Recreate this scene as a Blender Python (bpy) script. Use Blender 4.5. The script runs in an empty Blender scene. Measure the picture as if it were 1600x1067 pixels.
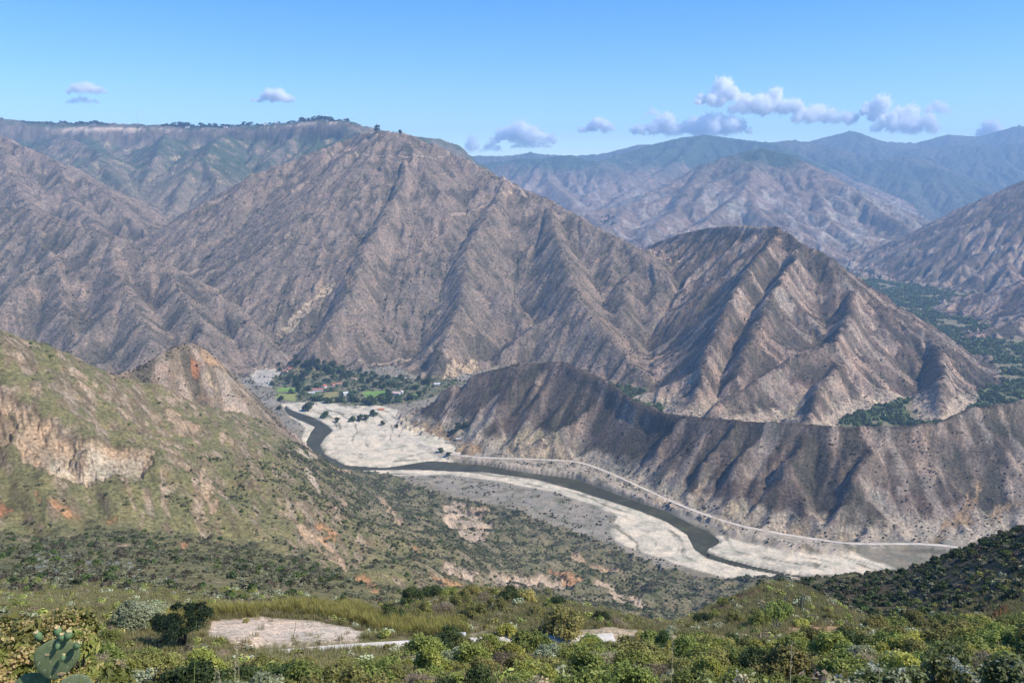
import bpy, math, random, time
import numpy as np
from mathutils import Vector, Matrix
T0 = time.time()
def log(*a): print("[%.1fs]" % (time.time() - T0), *a, flush=True)
R_ = np.random.RandomState(7)
random.seed(11)

# ------------------------------------------------------------------ camera model (photo is 1600 x 1067)
F_PX, CX, CY, HORIZON = 1256.0, 800.0, 533.5, 290.0
TH = math.atan((CY - HORIZON) / F_PX)
ST, CT = math.sin(TH), math.cos(TH)
FLOOR_Z = -612.0
WATER_Z = -613.6

def ray(px, py):
    """tangent of azimuth (x/y) and of elevation (z/y) of a picture point"""
    u = (px - CX) / F_PX; v = (CY - py) / F_PX
    d = v * ST + CT
    return u / d, (v * CT - ST) / d
def P(px, py, y):
    a, q = ray(px, py); return (a * y, y, q * y)
def yfloor(py, z=FLOOR_Z): return z / ray(800, py)[1]
def on_plane(px, py, z=FLOOR_Z):
    a, q = ray(px, py); y = z / q
    return (a * y, y, z)
def RB(px, py, base_py, slope, z0=FLOOR_Z):
    """crest point seen at (px, py) whose front slope falls to the valley floor seen at base_py"""
    a, q = ray(px, py); yb = yfloor(base_py, z0)
    y = (-z0 + slope * yb) / (slope - q)
    return (a * y, y, q * y)

# ------------------------------------------------------------------ noise
def _hash(ix, iy, seed):
    h = (ix.astype(np.uint32) * np.uint32(374761393) + iy.astype(np.uint32) * np.uint32(668265263) + np.uint32(seed * 974711 + 1013)) & np.uint32(0xffffffff)
    h = (h ^ (h >> np.uint32(13))) * np.uint32(1274126177)
    return h ^ (h >> np.uint32(16))
_G = np.array([(math.cos(i * math.pi / 8), math.sin(i * math.pi / 8)) for i in range(16)], np.float32)
def perlin(x, y, seed=0):
    x = np.asarray(x, np.float32); y = np.asarray(y, np.float32)
    fx = np.floor(x); fy = np.floor(y)
    ix = fx.astype(np.int64); iy = fy.astype(np.int64)
    dx = x - fx; dy = y - fy
    def g(i, j):
        h = _hash(ix + i, iy + j, seed) & np.uint32(15)
        gv = _G[h]
        return gv[..., 0] * (dx - i) + gv[..., 1] * (dy - j)
    u = dx * dx * dx * (dx * (dx * 6 - 15) + 10); v = dy * dy * dy * (dy * (dy * 6 - 15) + 10)
    a = g(0, 0); a += u * (g(1, 0) - a)
    b = g(0, 1); b += u * (g(1, 1) - b)
    return (a + v * (b - a)) * 1.41
def fbm(x, y, wl, octs=4, gain=.5, seed=0):
    out = 0; amp = 1.0; tot = 0
    for o in range(octs):
        s = 2.0 ** o / wl
        out = out + amp * perlin(x * s + 17.3 * o, y * s - 9.1 * o, seed + o); tot += amp; amp *= gain
    return out / tot
def sstep(a, b, x):
    t = np.clip((x - a) / (b - a), 0, 1); return t * t * (3 - 2 * t)

# ------------------------------------------------------------------ near hillside: thin plate through picture points at chosen distances
HS = [  # (px, py, y)
 (-200,455,720),(-200,640,600),(-200,800,420),(-200,930,160),(-200,990,85),
 (0,500,800),(0,560,745),(0,618,700),(0,690,672),(0,752,640),(0,800,510),(0,850,390),(0,900,260),(0,940,160),(0,975,95),
 (130,530,900),(130,585,820),(130,650,715),(130,745,655),(130,800,520),(130,860,370),(130,915,220),(130,960,115),
 (260,587,1050),(260,640,890),(260,690,720),(260,775,655),(260,806,520),(260,840,420),(260,885,310),(260,935,180),(260,962,120),
 (360,625,1190),(430,662,1350),(330,705,780),(330,790,680),(330,816,520),(400,690,960),(400,718,800),(400,800,690),(400,828,520),(400,880,370),(460,735,850),(460,818,690),(460,836,520),(400,930,230),
 (500,705,1560),(500,752,880),(500,835,690),(500,852,500),(560,790,930),(560,862,720),(560,885,500),(500,900,340),(500,938,230),
 (560,735,1690),(600,775,1150),(600,850,620),(600,900,430),(600,938,280),
 (700,800,1240),(700,850,830),(700,895,610),(700,925,470),
 (740,812,1180),(800,860,1060),(800,893,880),(800,918,720),
 (900,880,1090),(900,912,900),(900,940,730),
 (1000,905,1110),(1000,940,870),(1100,930,1090),(1100,960,830),
 (1200,955,860),(1300,960,760),(1450,960,680),(1650,960,600),
 # terrace, road and humps
 (440,1013,98),(560,1013,98),(640,1013,98),(560,1004,103),(720,1010,100),(860,1008,100),(1000,1005,102),(300,1015,93),(150,1020,85),
 (450,985,112),(450,948,138),(350,952,135),(270,962,128),(560,956,140),(640,975,128),(700,985,120),
 (640,942,152),(720,929,156),(800,926,160),(870,943,158),(950,958,150),(1010,975,140),
 (450,962,185),(560,968,195),(640,955,215),(720,948,240),(800,950,260),(900,965,260),(1000,985,260),
 (1130,943,172),(1190,918,195),(1230,914,200),(1280,934,195),(1340,964,182),(1365,976,176),(1100,975,150),(1100,994,120),(1250,990,120),(1340,985,130),(1100,990,240),(1200,985,270),(1030,985,190),
 (1240,900,370),(1330,893,350),(1420,893,330),(1500,862,310),(1560,840,295),(1600,826,290),(1720,770,270),(1800,740,260),
 (1380,978,215),(1450,978,195),(1600,960,180),(1750,930,170),
 (1240,960,560),(1400,965,520),(1600,930,480),(1750,900,450),
 # right foreground bench
 (1200,1022,84),(1400,1012,72),(1550,995,70),(1700,985,70),(1400,1000,95),(1560,985,95),(1000,1035,70),(800,1040,68),(600,1045,66),(400,1045,66),(200,1045,62),(0,1035,55),(-200,1035,50),
]
HZ = [  # (px, y, z/y)
 (-400,1,-1.62),(800,1,-1.62),(2000,1,-1.62),(-200,3,-.93),(200,3,-.92),(800,3,-.95),(1400,3,-.92),(1800,3,-.92),
 (-200,8,-.78),(200,8,-.78),(800,8,-.80),(1400,8,-.79),(1800,8,-.78),(-200,18,-.72),(200,18,-.75),(800,18,-.765),(1400,18,-.75),(1800,18,-.74),
 (-200,35,-.66),(200,35,-.685),(800,35,-.70),(1400,33,-.68),(1800,33,-.66),
 (500,50,-.67),(1000,50,-.67),
]
def hill_controls():
    pts = []
    for px, py, y in HS:
        a, q = ray(px, py); pts.append((a, y, q))
    for px, y, q in HZ: pts.append(((px - 800) / 1256. / .92, y, q))
    for px, by in ((600,742),(660,765),(740,785),(820,805),(900,835),(960,855),(1000,872),(1060,892),(1130,905),(1200,908),(1300,905)):
        a, _ = ray(px, by); y = yfloor(by)
        pts.append((a, y, FLOOR_Z / y)); pts.append((a, y * 1.12, (FLOOR_Z - 45) / (y * 1.12))); pts.append((a, y * 1.6, (FLOOR_Z - 260) / (y * 1.6)))
    for px, by in ((560,737),(500,715),(430,690)):
        a, _ = ray(px, by); y = yfloor(by); pts.append((a, y * 1.03, FLOOR_Z * 1.02 / y)); pts.append((a, y * 1.5, (FLOOR_Z - 240) / (y * 1.5)))
    for px, y, z in ((330,1500,-560),(260,1380,-500),(130,1250,-430),(0,1150,-360),(-200,1050,-300),(0,1800,-640),(-200,1800,-600),(200,1900,-700),(1500,1150,-640),(1700,1050,-600),(1500,1700,-800),(1800,1700,-800)):
        pts.append(((px - 800) / 1256. / .98, y, z / y))
    return np.array(pts)
_hc = hill_controls()
def _tp(a, y):  return np.stack([a * 4.0, np.log(y) * 1.5], -1)
def _kern(r2): return r2 * np.log(r2 + 1e-9)
_hx = _tp(_hc[:, 0], _hc[:, 1])
_n = len(_hx)
_K = _kern(((_hx[:, None] - _hx[None]) ** 2).sum(-1)) + np.eye(_n) * 2e-3
_Pm = np.concatenate([np.ones((_n, 1)), _hx], 1)
_A = np.zeros((_n + 3, _n + 3)); _A[:_n, :_n] = _K; _A[:_n, _n:] = _Pm; _A[_n:, :_n] = _Pm.T
_w = np.linalg.solve(_A, np.concatenate([_hc[:, 2], np.zeros(3)]))
def hill_rbf(x, y):
    sh = x.shape; x = x.ravel(); y = y.ravel(); out = np.empty(x.shape, np.float32)
    for i in range(0, len(x), 200000):
        yy = np.maximum(y[i:i + 200000], .8); q = _tp(x[i:i + 200000] / yy, yy).astype(np.float32)
        r2 = np.zeros((len(q), _n), np.float32)
        for k in range(2): r2 += (q[:, k, None] - _hx[None, :, k].astype(np.float32)) ** 2
        out[i:i + 200000] = (_kern(r2) @ _w[:_n].astype(np.float32) + _w[_n] + q @ _w[_n + 1:].astype(np.float32)) * yy
    return out.reshape(sh)

# ------------------------------------------------------------------ ridges: crest polylines with side slopes (upper envelope of their flanks)
RIDGES = []   # (family, slope, [points])
def ridge(fam, slope, pts, back=None): RIDGES.append((fam, slope, back if back is not None else slope, [p if len(p) == 4 else p for p in pts]))
NEAR_RIDGE, MID, MAIN, WEST, KNOB, MESA, EAST, DIST, FAR, FLOORF, HILL = 1, 2, 3, 4, 5, 6, 7, 8, 9, 0, 10
# spur along the river
ridge(NEAR_RIDGE, .80, [RB(635,642,652,.7), RB(690,610,676,.7), RB(740,585,690,.72), RB(800,567,703,.72), RB(850,561,712,.72), RB(890,561,722,.72), RB(930,580,735,.72), RB(980,615,752,.74), RB(1030,640,770,.75), RB(1100,650,800,.76), RB(1200,657,828,.78), RB(1300,661,842,.78), RB(1400,664,848,.78), RB(1460,659,850,.78), RB(1530,637,846,.78), RB(1600,622,838,.78), RB(1720,590,825,.78), RB(1900,560,810,.78)])
def spur(fam, slope, pts): ridge(fam, slope, [P(*p) for p in pts])
nr = {p[0]: p for p in ()}
def near_spur(pts): ridge(NEAR_RIDGE, .85, pts)
CREST = [(890,561),(930,580),(980,615),(1030,640),(1100,650),(1200,657),(1300,661),(1400,664),(1460,659),(1530,637),(1600,622),(1720,590),(1900,560)]
CBASE = [(860,715),(900,722),(940,735),(1000,760),(1060,788),(1100,803),(1150,820),(1200,830),(1260,840),(1330,849),(1400,848),(1460,848),(1530,845),(1600,838),(1720,825),(1900,810)]
def lerp(t, x): return float(np.interp(x, [q[0] for q in t], [q[1] for q in t]))
rr = np.random.RandomState(3)
for c, lean, sl in ((965,45,1.0),(1062,75,1.0),(1150,95,1.0),(1205,70,1.2),(1292,135,.95),(1388,110,1.1),(1478,80,1.0),(1575,80,1.2),(1680,80,1.1),(1810,90,1.0)):
    t = np.array(RB(c, lerp(CREST, c) + 5, lerp(CBASE, c), .76)); fx = c - lean
    f = np.array(on_plane(fx, lerp(CBASE, fx) - 5, FLOOR_Z + 6))
    m = t * .55 + f * .45; m[2] += 3 + 13 * rr.rand(); m[0] += rr.normal() * 16; m[1] += rr.normal() * 8
    near_spur([tuple(t), tuple(m), tuple(f)])
    RIDGES[-1] = (NEAR_RIDGE, sl, sl, RIDGES[-1][3])
near_spur([RB(860,561,712,.72), P(835,605,2000), P(800,655,1890), P(745,690,1810)])
near_spur([RB(930,580,735,.72), P(925,640,1890), P(895,690,1790)])
# mountain behind the spur
ridge(MID, .68, [P(1000,393,4250),P(1025,379,4020),P(1060,366,3740),P(1100,356,3480),P(1160,351,3270),P(1212,354,3080),P(1258,380,2950),P(1300,401,2860),P(1342,440,2760),P(1400,487,2660),P(1460,523,2590),P(1515,560,2520),P(1552,605,2440)])
# MIDSPURS
# main mountain
def prof(fam, slope, top, foot_py, mids, bow=0.0, z0=FLOOR_Z):
    """a spur from a crest point down to the floor seen at foot_py; depths of the points between follow a straight fall"""
    t = P(*top); yb = yfloor(foot_py, z0); sl = (t[2] - z0) / (t[1] - yb); pts = [t]
    for px, py in mids:
        a, q = ray(px, py); y = (t[2] - sl * t[1]) / (q - sl); pts.append((a * y, y, q * y))
    ridge(fam, slope, pts)
ridge(MAIN, .56, [P(565,212,5000),P(562,212,4500),P(600,204,4300),P(640,213,4250),P(700,236,4200),P(760,263,4050),P(800,286,3930),P(850,311,3780),P(900,337,3640),P(960,367,3460),P(1000,393,3330),P(1040,428,3160),P(1076,480,2960),P(1110,565,2700)])
ridge(MAIN, .56, [P(562,212,4500),P(480,242,4300),P(400,272,4150),P(330,313,3980),P(272,380,3720),P(255,400,3600)])
prof(MAIN, .72, (430,262,4250), 545, [(410,340),(380,420),(405,480),(430,530)])
prof(MAIN, .72, (640,215,4240), 590, [(622,300),(570,380),(548,470),(495,530),(490,575)])
prof(MAIN, .74, (790,283,3950), 600, [(765,335),(742,375),(725,440),(700,520),(690,580)])
prof(MAIN, .74, (850,315,3760), 615, [(878,390),(905,465),(950,530),(1000,575),(1030,602)])
prof(MID, .85, (1212,356,3080), 668, [(1172,425),(1130,500),(1100,560),(1085,610)])
prof(MID, .85, (1255,380,2950), 680, [(1222,440),(1185,500),(1150,560)])
prof(MID, .85, (1342,440,2760), 690, [(1325,485),(1295,530),(1240,556),(1180,590),(1120,632)])
prof(MID, .9, (1325,490,2640), 700, [(1310,560),(1270,620),(1250,670)])
prof(MID, .9, (1460,523,2590), 680, [(1475,580),(1470,640)])
# west ridges
ridge(WEST, .60, [P(-200,330,3700),P(0,322,3560),P(60,327,3480),P(110,345,3380),P(170,365,3260),P(240,402,3130),P(330,462,2960),P(390,510,2830),P(425,545,2740)])
spur(WEST, .64, [(60,327,3480),(90,420,3050),(110,500,2750),(120,560,2550)])
spur(WEST, .64, [(170,365,3260),(200,450,2900),(230,530,2600)])
spur(WEST, .64, [(260,415,3100),(300,490,2780),(330,550,2580)])
ridge(WEST, .56, [P(-200,120,5200),P(-60,185,4950),P(0,214,4800),P(60,240,4650),P(130,276,4450),P(190,326,4200),P(240,380,3950),P(262,400,3850)])
spur(WEST, .58, [(0,214,4800),(20,280,4300),(40,322,3950)])
spur(WEST, .58, [(90,255,4550),(110,310,4200),(150,355,3900)])
# mesa and its spurs
MESA_RIM = [(-400,185,7700),(-120,184,7500),(0,183,7300),(40,189,7250),(90,190,7200),(150,191,7150),(200,192,7100),(245,194,7050),(300,193,7000),(350,195,6900),(400,192,6750),(450,189,6550),(500,186,6400),(540,188,6250),(558,206,6050)]
ridge(MESA, .50, [P(*p) for p in MESA_RIM], back=.02)
spur(MESA, .5, [(90,205,6700),(150,232,6200),(165,262,5600),(215,310,5000),(240,360,4500)])
spur(MESA, .5, [(165,240,6000),(130,262,5500),(150,300,5000)])
spur(MESA, .5, [(350,205,6500),(320,243,5700),(300,262,5400),(270,320,4800),(250,375,4300)])
spur(MESA, .5, [(310,244,5700),(345,280,5200),(330,310,4800)])
spur(MESA, .5, [(260,205,6700),(240,250,6000),(225,290,5400)])
ridge(MESA, .45, [P(558,206,6050),P(566,211,5400),P(565,212,5000)])
# east side
ridge(EAST, .56, [P(1384,398,6552),P(1425,366,6376),P(1480,340,6201),P(1540,310,6025),P(1600,280,5850),P(1720,225,5616),P(1900,190,5382)])
spur(EAST, .6, [(1720,300,5265),(1640,335,5265),(1560,372,5265),(1490,410,5323),(1410,425,5499)])
spur(EAST, .6, [(1480,340,6201),(1460,380,5908),(1430,415,5674)])
ridge(EAST, .5, [P(1900,400,3640),P(1720,420,3744),P(1600,436,3848),P(1540,456,3910),P(1480,482,3952)])
spur(EAST, .5, [(1600,436,3848),(1600,500,3432)])
spur(EAST, .6, [(1640,335,5265),(1590,385,4914),(1530,430,4738)])
ridge(EAST, .5, [P(1900,470,3350),P(1700,484,3350),P(1600,500,3300),P(1545,514,3270),P(1508,530,3200)])
ridge(EAST, .5, [P(1900,400,4300),P(1640,440,4250),P(1560,452,4250),P(1505,462,4300)])
# far ridges
ridge(DIST, .50, [P(880,330,7600),P(980,318,7900),P(1040,290,8200),P(1100,252,8500),P(1140,238,8600),P(1190,228,8600),P(1235,238,8450),P(1290,270,8100),P(1350,303,7600),P(1410,345,7000),P(1450,380,6500)])
spur(DIST, .5, [(1190,228,8600),(1165,290,7500),(1190,330,6800),(1260,385,6200),(1340,410,5900)])
spur(DIST, .5, [(1260,255,8250),(1290,330,7200),(1340,375,6500),(1390,405,6100)])
spur(DIST, .5, [(1100,252,8500),(1060,320,7400),(1010,360,6600)])
spur(DIST, .5, [(1165,290,7500),(1110,335,6700),(1050,368,6200)])
spur(DIST, .5, [(980,318,7900),(960,345,7200),(930,365,6700)])
ridge(DIST, .45, [P(700,262,11500),P(770,250,11500),(P(810,245,11500)),P(850,243,11400),P(890,239,11300),P(930,252,11000),P(975,238,12000),P(1030,220,12500),P(1070,212,12600),P(1100,207,12600),P(1150,214,12500),P(1210,222,12000),P(1290,258,11200),P(1380,305,10200)])
spur(DIST, .45, [(850,243,11400),(860,280,10200),(900,320,9000)])
spur(DIST, .45, [(1100,207,12600),(1040,262,10800),(960,310,9500)])
spur(DIST, .45, [(1070,212,12600),(1000,262,11000),(920,300,10000)])
ridge(FAR, .42, [P(1130,232,13350),P(1180,222,13350),P(1240,217,13350),P(1290,224,13215),P(1340,238,12945),P(1370,248,12675)])
ridge(FAR, .42, [P(1330,262,12405),P(1370,250,12405),P(1410,240,12405),P(1440,246,12324),P(1480,270,12135),P(1520,295,11500),P(1560,320,10500)])
spur(FAR, .42, [(1410,240,12405),(1420,290,11500),(1440,330,10000)])
ridge(FAR, .40, [P(1220,227,15780),P(1280,215,15780),P(1330,202,15780),P(1380,219,15915),P(1430,222,16050),P(1480,209,16320),P(1530,212,16590),P(1590,195,16590),P(1680,190,16590),P(1900,185,16590)])
ridge(FAR, .40, [P(1420,232,14430),P(1500,225,14430),P(1560,226,14295),P(1640,220,14160),P(1800,215,13890)])
spur(FAR, .40, [(1560,226,14295),(1540,270,13350),(1530,300,12675)])
ridge(FAR, .40, [P(690,245,14160),P(745,241,14160),P(790,242,14295),P(830,237,14430),P(860,240,14565),P(900,241,14700),P(940,238,14835),P(990,226,14970),P(1040,222,15105),P(1080,226,15240),P(1150,232,15240)])
ridge(FAR, .35, [P(300,260,16860),P(700,262,17130),P(1000,255,17130),P(1250,250,17400),P(1500,235,17670),P(1900,230,17670)])

KNOBR = [(130,590,1330),(200,583,1400),(240,566,1440),(275,545,1470),(308,535,1500),(322,546,1570),(338,566,1660),(352,588,1760),(385,630,1860)]
SEG = []   # (family, front slope, back slope, p0, p1, crest radius, reach or None)
rs = np.random.RandomState(21)
# family: spacing of spurs, length, crest fall as a share of the flank slope, node step, crest radius
BR = {MAIN: (380, 1500, .915, 140, 22, 130), WEST: (380, 1300, .91, 140, 22, 130), MID: (190, 900, .87, 90, 12, 80), NEAR_RIDGE: (75, 330, .84, 40, 4, 40), EAST: (190, 1200, .80, 120, 12, 90),
      DIST: (420, 2600, .78, 260, 25, 200), FAR: (600, 2400, .78, 340, 34, 300), MESA: (330, 1300, .85, 160, 18, 140)}
def branch(fam, p, dirx, diry, slope, length, k, step, rr, sub, level, floor):
    """a spur that leaves a crest at p and falls in a wandering line, with spurs of its own"""
    x, y, z = p; ang = math.atan2(diry, dirx); go = 0; nodes = [(x, y, z)]; nxt = sub * (.5 + rs.rand()); side = 1 if rs.rand() < .5 else -1
    while go < length and z > floor - 15:
        st = step * (.7 + .6 * rs.rand()); ang += rs.normal() * .16
        nx_, ny_ = x + math.cos(ang) * st, y + math.sin(ang) * st; nz = z - slope * k * st * (.55 + .9 * rs.rand())
        SEG.append((fam, slope * 1.25, slope * 1.25, x, y, z, nx_, ny_, nz, rr, max(160., sub * 2.4)))
        go += st; x, y, z = nx_, ny_, nz
        if level == 0:
            while nxt < go:
                side = -side; a2 = ang + side * (.62 + .4 * rs.rand())
                branch(fam, (x, y, z - .02 * sub), math.cos(a2), math.sin(a2), slope * 1.12, sub * (1.0 + 1.6 * rs.rand()), k * 1.02, step * .5, rr * .6, sub, 1, floor)
                nxt += sub * (.7 + .7 * rs.rand())
for fam, sf, sb, pts in RIDGES:
    pts = [np.array(p, float) for p in pts]; crest = fam in BR
    for p, q in zip(pts[:-1], pts[1:]): SEG.append((fam, sf, sb) + tuple(p) + tuple(q) + ((14. if fam in (NEAR_RIDGE,) else 20.) if fam != FAR else 60., None))
    if crest:
        sp, ln, k, step, rr, sub = BR[fam]; nxt = sp * rs.rand() * .7; go = 0; side = 1
        L = [math.hypot(*(q - p)[:2]) for p, q in zip(pts[:-1], pts[1:])]
        tot = sum(L)
        fallen = (pts[0][2] - pts[-1][2]) / max(tot, 1) > .3      # an explicit spur rather than a crest
        for (p, q), l in zip(zip(pts[:-1], pts[1:]), L):
            e = (q - p)[:2] / max(l, 1e-6)
            while nxt < go + l:
                t = (nxt - go) / l; c = p + (q - p) * t
                for sgn in ((1, -1) if fallen else (1,)):
                    if fallen and rs.rand() < .3: continue
                    n = np.array((e[1], -e[0])) * sgn                     # the side that faces the viewer for a crest drawn left to right
                    a = math.atan2(n[1], n[0]) + rs.normal() * .22
                    if fallen: a = math.atan2(e[1], e[0]) - sgn * (.7 + .35 * rs.rand())
                    cz = c[2] - (70 if fam == MESA else 2)
                    branch(fam, (c[0], c[1], cz), math.cos(a), math.sin(a), max(sf, .5) if not fallen else sf, ln * (.5 + .6 * rs.rand()) * (.35 if fallen else 1), k, step, rr, sub, 1 if fallen else 0, FLOOR_Z)
                nxt += sp * (.6 + .8 * rs.rand()) * (.7 if fallen else 1)
            go += l
for KR in (KNOBR, [(322,546,1570),(346,576,1700),(384,611,1850),(416,648,1940)]):
    for p, q in zip(KR[:-1], KR[1:]): SEG.append((KNOB, 1.3, 1.3) + P(*p) + P(*q) + ((34. if KR is KNOBR else 12.), None))
print('segments', len(SEG))
def ridges_h(x, y, far):
    """x, y: regular grid (2-D). upper envelope of all the ridge flanks"""
    h = np.full(x.shape, -1e4, np.float32); fam = np.zeros(x.shape, np.int8); dist = np.full(x.shape, 1e5, np.float32)
    gx = x[0]; gy = y[:, 0]; pad = 60
    for (f, sf, sb, x0, y0, z0, x1, y1, z1, rr, reach) in SEG:
        if far == 'mid' and f in (FAR,): continue
        if far == 'far' and f in (NEAR_RIDGE, KNOB): continue
        if reach is None: i0, i1, j0, j1 = 0, len(gy), 0, len(gx)
        else:
            i0, i1 = np.searchsorted(gy, (min(y0, y1) - reach - pad, max(y0, y1) + reach + pad)); j0, j1 = np.searchsorted(gx, (min(x0, x1) - reach - pad, max(x0, x1) + reach + pad))
            if i1 <= i0 or j1 <= j0: continue
        xs = WXG[far][i0:i1, j0:j1]; ys = WYG[far][i0:i1, j0:j1]
        ex, ey = x1 - x0, y1 - y0; l2 = ex * ex + ey * ey + 1e-6
        tr = ((xs - x0) * ex + (ys - y0) * ey) / l2; t = np.clip(tr, 0, 1)
        dx = xs - (x0 + t * ex); dy = ys - (y0 + t * ey); d2 = dx * dx + dy * dy; d = np.sqrt(d2)
        if f == MESA and sb != sf:   # cliff under the rim, then a gentle apron
            back = (ex * (ys - y0) - ey * (xs - x0) > 0) & (np.abs(tr - .5) < .56)
            cl = np.where(back, 0, 1); s = np.where(back, sb, sf)
            z = z0 + t * (z1 - z0) - s * d - cl * 95 * sstep(50, 130, d) - (1 - cl) * .6 * np.maximum(0, d - 900)
        else:
            z = z0 + t * (z1 - z0) - sf * (np.sqrt(d2 + rr * rr) - rr)
        hs = h[i0:i1, j0:j1]; m = z > hs
        hs[m] = z[m]; fam[i0:i1, j0:j1][m] = f; dist[i0:i1, j0:j1][m] = d[m] if reach is None else np.maximum(d[m], 60)
    return h, fam, dist
WXG = {}; WYG = {}

def floor_h(x, y):
    return FLOOR_Z + np.maximum(0, y - 5600) * .022

def smax(a, b, k):
    hh = np.clip(.5 + .5 * (a - b) / k, 0, 1)
    return b + (a - b) * hh + k * hh * (1 - hh)

def base_h(x, y, far):
    A1, A2 = (34., 15.) if far == 'mid' else (55., 22.)
    WXG[far] = x + A1 * fbm(x, y, 420., 2, .5, 51) + A2 * fbm(x, y, 110., 3, .6, 52); WYG[far] = y + A1 * fbm(x, y, 420., 2, .5, 61) + A2 * fbm(x, y, 110., 3, .6, 62)
    h, fam, d = ridges_h(x, y, far)
    if far == 'mid':
        hb = np.full(x.shape, -1e4, np.float32); m = y < 2300
        hb[m] = hill_rbf(x[m], y[m])
        fam = np.where(hb > h, HILL, fam); h = np.maximum(h, hb)
    fl = floor_h(x, y)
    fam = np.where(fl > h, FLOORF, fam)
    h = smax(h, fl, 10.0 if far == 'mid' else 40.)
    return h, fam, d

# ------------------------------------------------------------------ running water: flow accumulation by pointer doubling, semi-implicit incision
NB = [(-1, -1), (-1, 0), (-1, 1), (0, -1), (0, 1), (1, -1), (1, 0), (1, 1)]
def receivers(h, dx):
    ny, nx = h.shape; best = np.zeros_like(h); rec = np.arange(ny * nx, dtype=np.int64).reshape(ny, nx).copy()
    idx = np.arange(ny * nx, dtype=np.int64).reshape(ny, nx); hr = h.copy()
    pad = np.pad(h, 1, mode='edge'); ipad = np.pad(idx, 1, mode='edge')
    for j, i in NB:
        n = pad[1 + j:1 + j + ny, 1 + i:1 + i + nx]
        s = (h - n) / (dx * math.hypot(i, j))
        m = s > best
        best = np.where(m, s, best); rec = np.where(m, ipad[1 + j:1 + j + ny, 1 + i:1 + i + nx], rec); hr = np.where(m, n, hr)
    return rec.ravel(), best, hr
def accumulate(rec):
    n = len(rec); me = np.arange(n)
    ptr = np.where(rec == me, n, rec); ptr = np.append(ptr, n)
    S = np.ones(n + 1); S[n] = 0
    for _ in range(13):
        add = np.bincount(ptr, weights=S, minlength=n + 1); add[n] = 0
        S = S + add; ptr = ptr[ptr]
        if (ptr[:-1] == n).all(): break
    return S[:n]
def erode(h, h0, dx, iters, K, m, maxcut, kd, fixed):
    for it in range(iters):
        rec, s, hr = receivers(h, dx)
        A = accumulate(rec).reshape(h.shape) * dx * dx
        Fq = K * A ** m / dx
        hn = (h + Fq * hr) / (1 + Fq)
        pad = np.pad(hn, 1, mode='edge')
        hn = hn + kd * (pad[:-2, 1:-1] + pad[2:, 1:-1] + pad[1:-1, :-2] + pad[1:-1, 2:] - 4 * hn)
        hn = np.maximum(hn, h0 - maxcut)
        h = np.where(fixed, h0, hn)
    return h, A
def up2(a, ny, nx):
    """bilinear resample of a grid to (ny, nx) sharing its corners"""
    y = np.linspace(0, a.shape[0] - 1, ny); x = np.linspace(0, a.shape[1] - 1, nx)
    y0 = np.minimum(y.astype(int), a.shape[0] - 2); x0 = np.minimum(x.astype(int), a.shape[1] - 2)
    fy = (y - y0)[:, None].astype(np.float32); fx = (x - x0)[None].astype(np.float32)
    a0 = a[y0][:, x0]; a1 = a[y0][:, x0 + 1]; b0 = a[y0 + 1][:, x0]; b1 = a[y0 + 1][:, x0 + 1]
    return (a0 * (1 - fx) + a1 * fx) * (1 - fy) + (b0 * (1 - fx) + b1 * fx) * fy

class Grid: pass
def build_grid(x0, x1, y0, y1, dxs, far, K, iters, cut_fn, kd):
    g = Grid(); g.x0, g.x1, g.y0, g.y1 = x0, x1, y0, y1
    delta = None
    for lv, dx in enumerate(dxs):
        nx = int((x1 - x0) / dx) + 1; ny = int((y1 - y0) / dx) + 1
        X, Y = np.meshgrid(np.linspace(x0, x1, nx, dtype=np.float32), np.linspace(y0, y1, ny, dtype=np.float32))
        if lv < 2:
            hb, fam, d = base_h(X, Y, far)
        else:
            hb = up2(hb, ny, nx); d = up2(d, ny, nx)
            fi = (np.linspace(0, fam.shape[0] - 1, ny) + .5).astype(int); fj = (np.linspace(0, fam.shape[1] - 1, nx) + .5).astype(int)
            fam = fam[fi][:, fj]
        amp = cut_fn(fam, d, X, Y)
        if lv == 0:
            h = hb + amp * .30 * fbm(X, Y, 260. if far == 'mid' else 900., 4, .55, 5)
        else:
            h = hb + up2(delta, ny, nx) + amp * (.16 if lv == 1 else .10) * fbm(X, Y, (70. if lv == 1 else 36.) if far == 'mid' else 240., 3, .6, 15 + lv)
        fixed = (fam == FLOORF)
        h, A = erode(h, hb, dx, iters[lv], K, .42, amp, kd, fixed)
        delta = h - hb
        log('grid', far, dx, h.shape)
    g.h, g.fam, g.A, g.d, g.cut = h, fam, A, d, delta
    # streaks that follow the fall of the slope: noise summed along the flow paths
    rn = np.random.RandomState(77); rec, _, _ = receivers(h + (1.2 if far == 'mid' else 4.) * rn.randn(*h.shape), dx); Sx = rn.randn(h.size); ptr = rec.copy()
    for k in range(4): Sx = Sx + Sx[ptr]; ptr = ptr[ptr]
    g.lic = (Sx / 4.).reshape(h.shape).astype(np.float32); p_ = np.pad(g.lic, 1, mode='edge'); g.lic = (g.lic * 2 + p_[:-2, 1:-1] + p_[2:, 1:-1] + p_[1:-1, :-2] + p_[1:-1, 2:]) / 4.2
    g.dx = (x1 - x0) / (h.shape[1] - 1); g.dy = (y1 - y0) / (h.shape[0] - 1)
    return g
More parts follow.
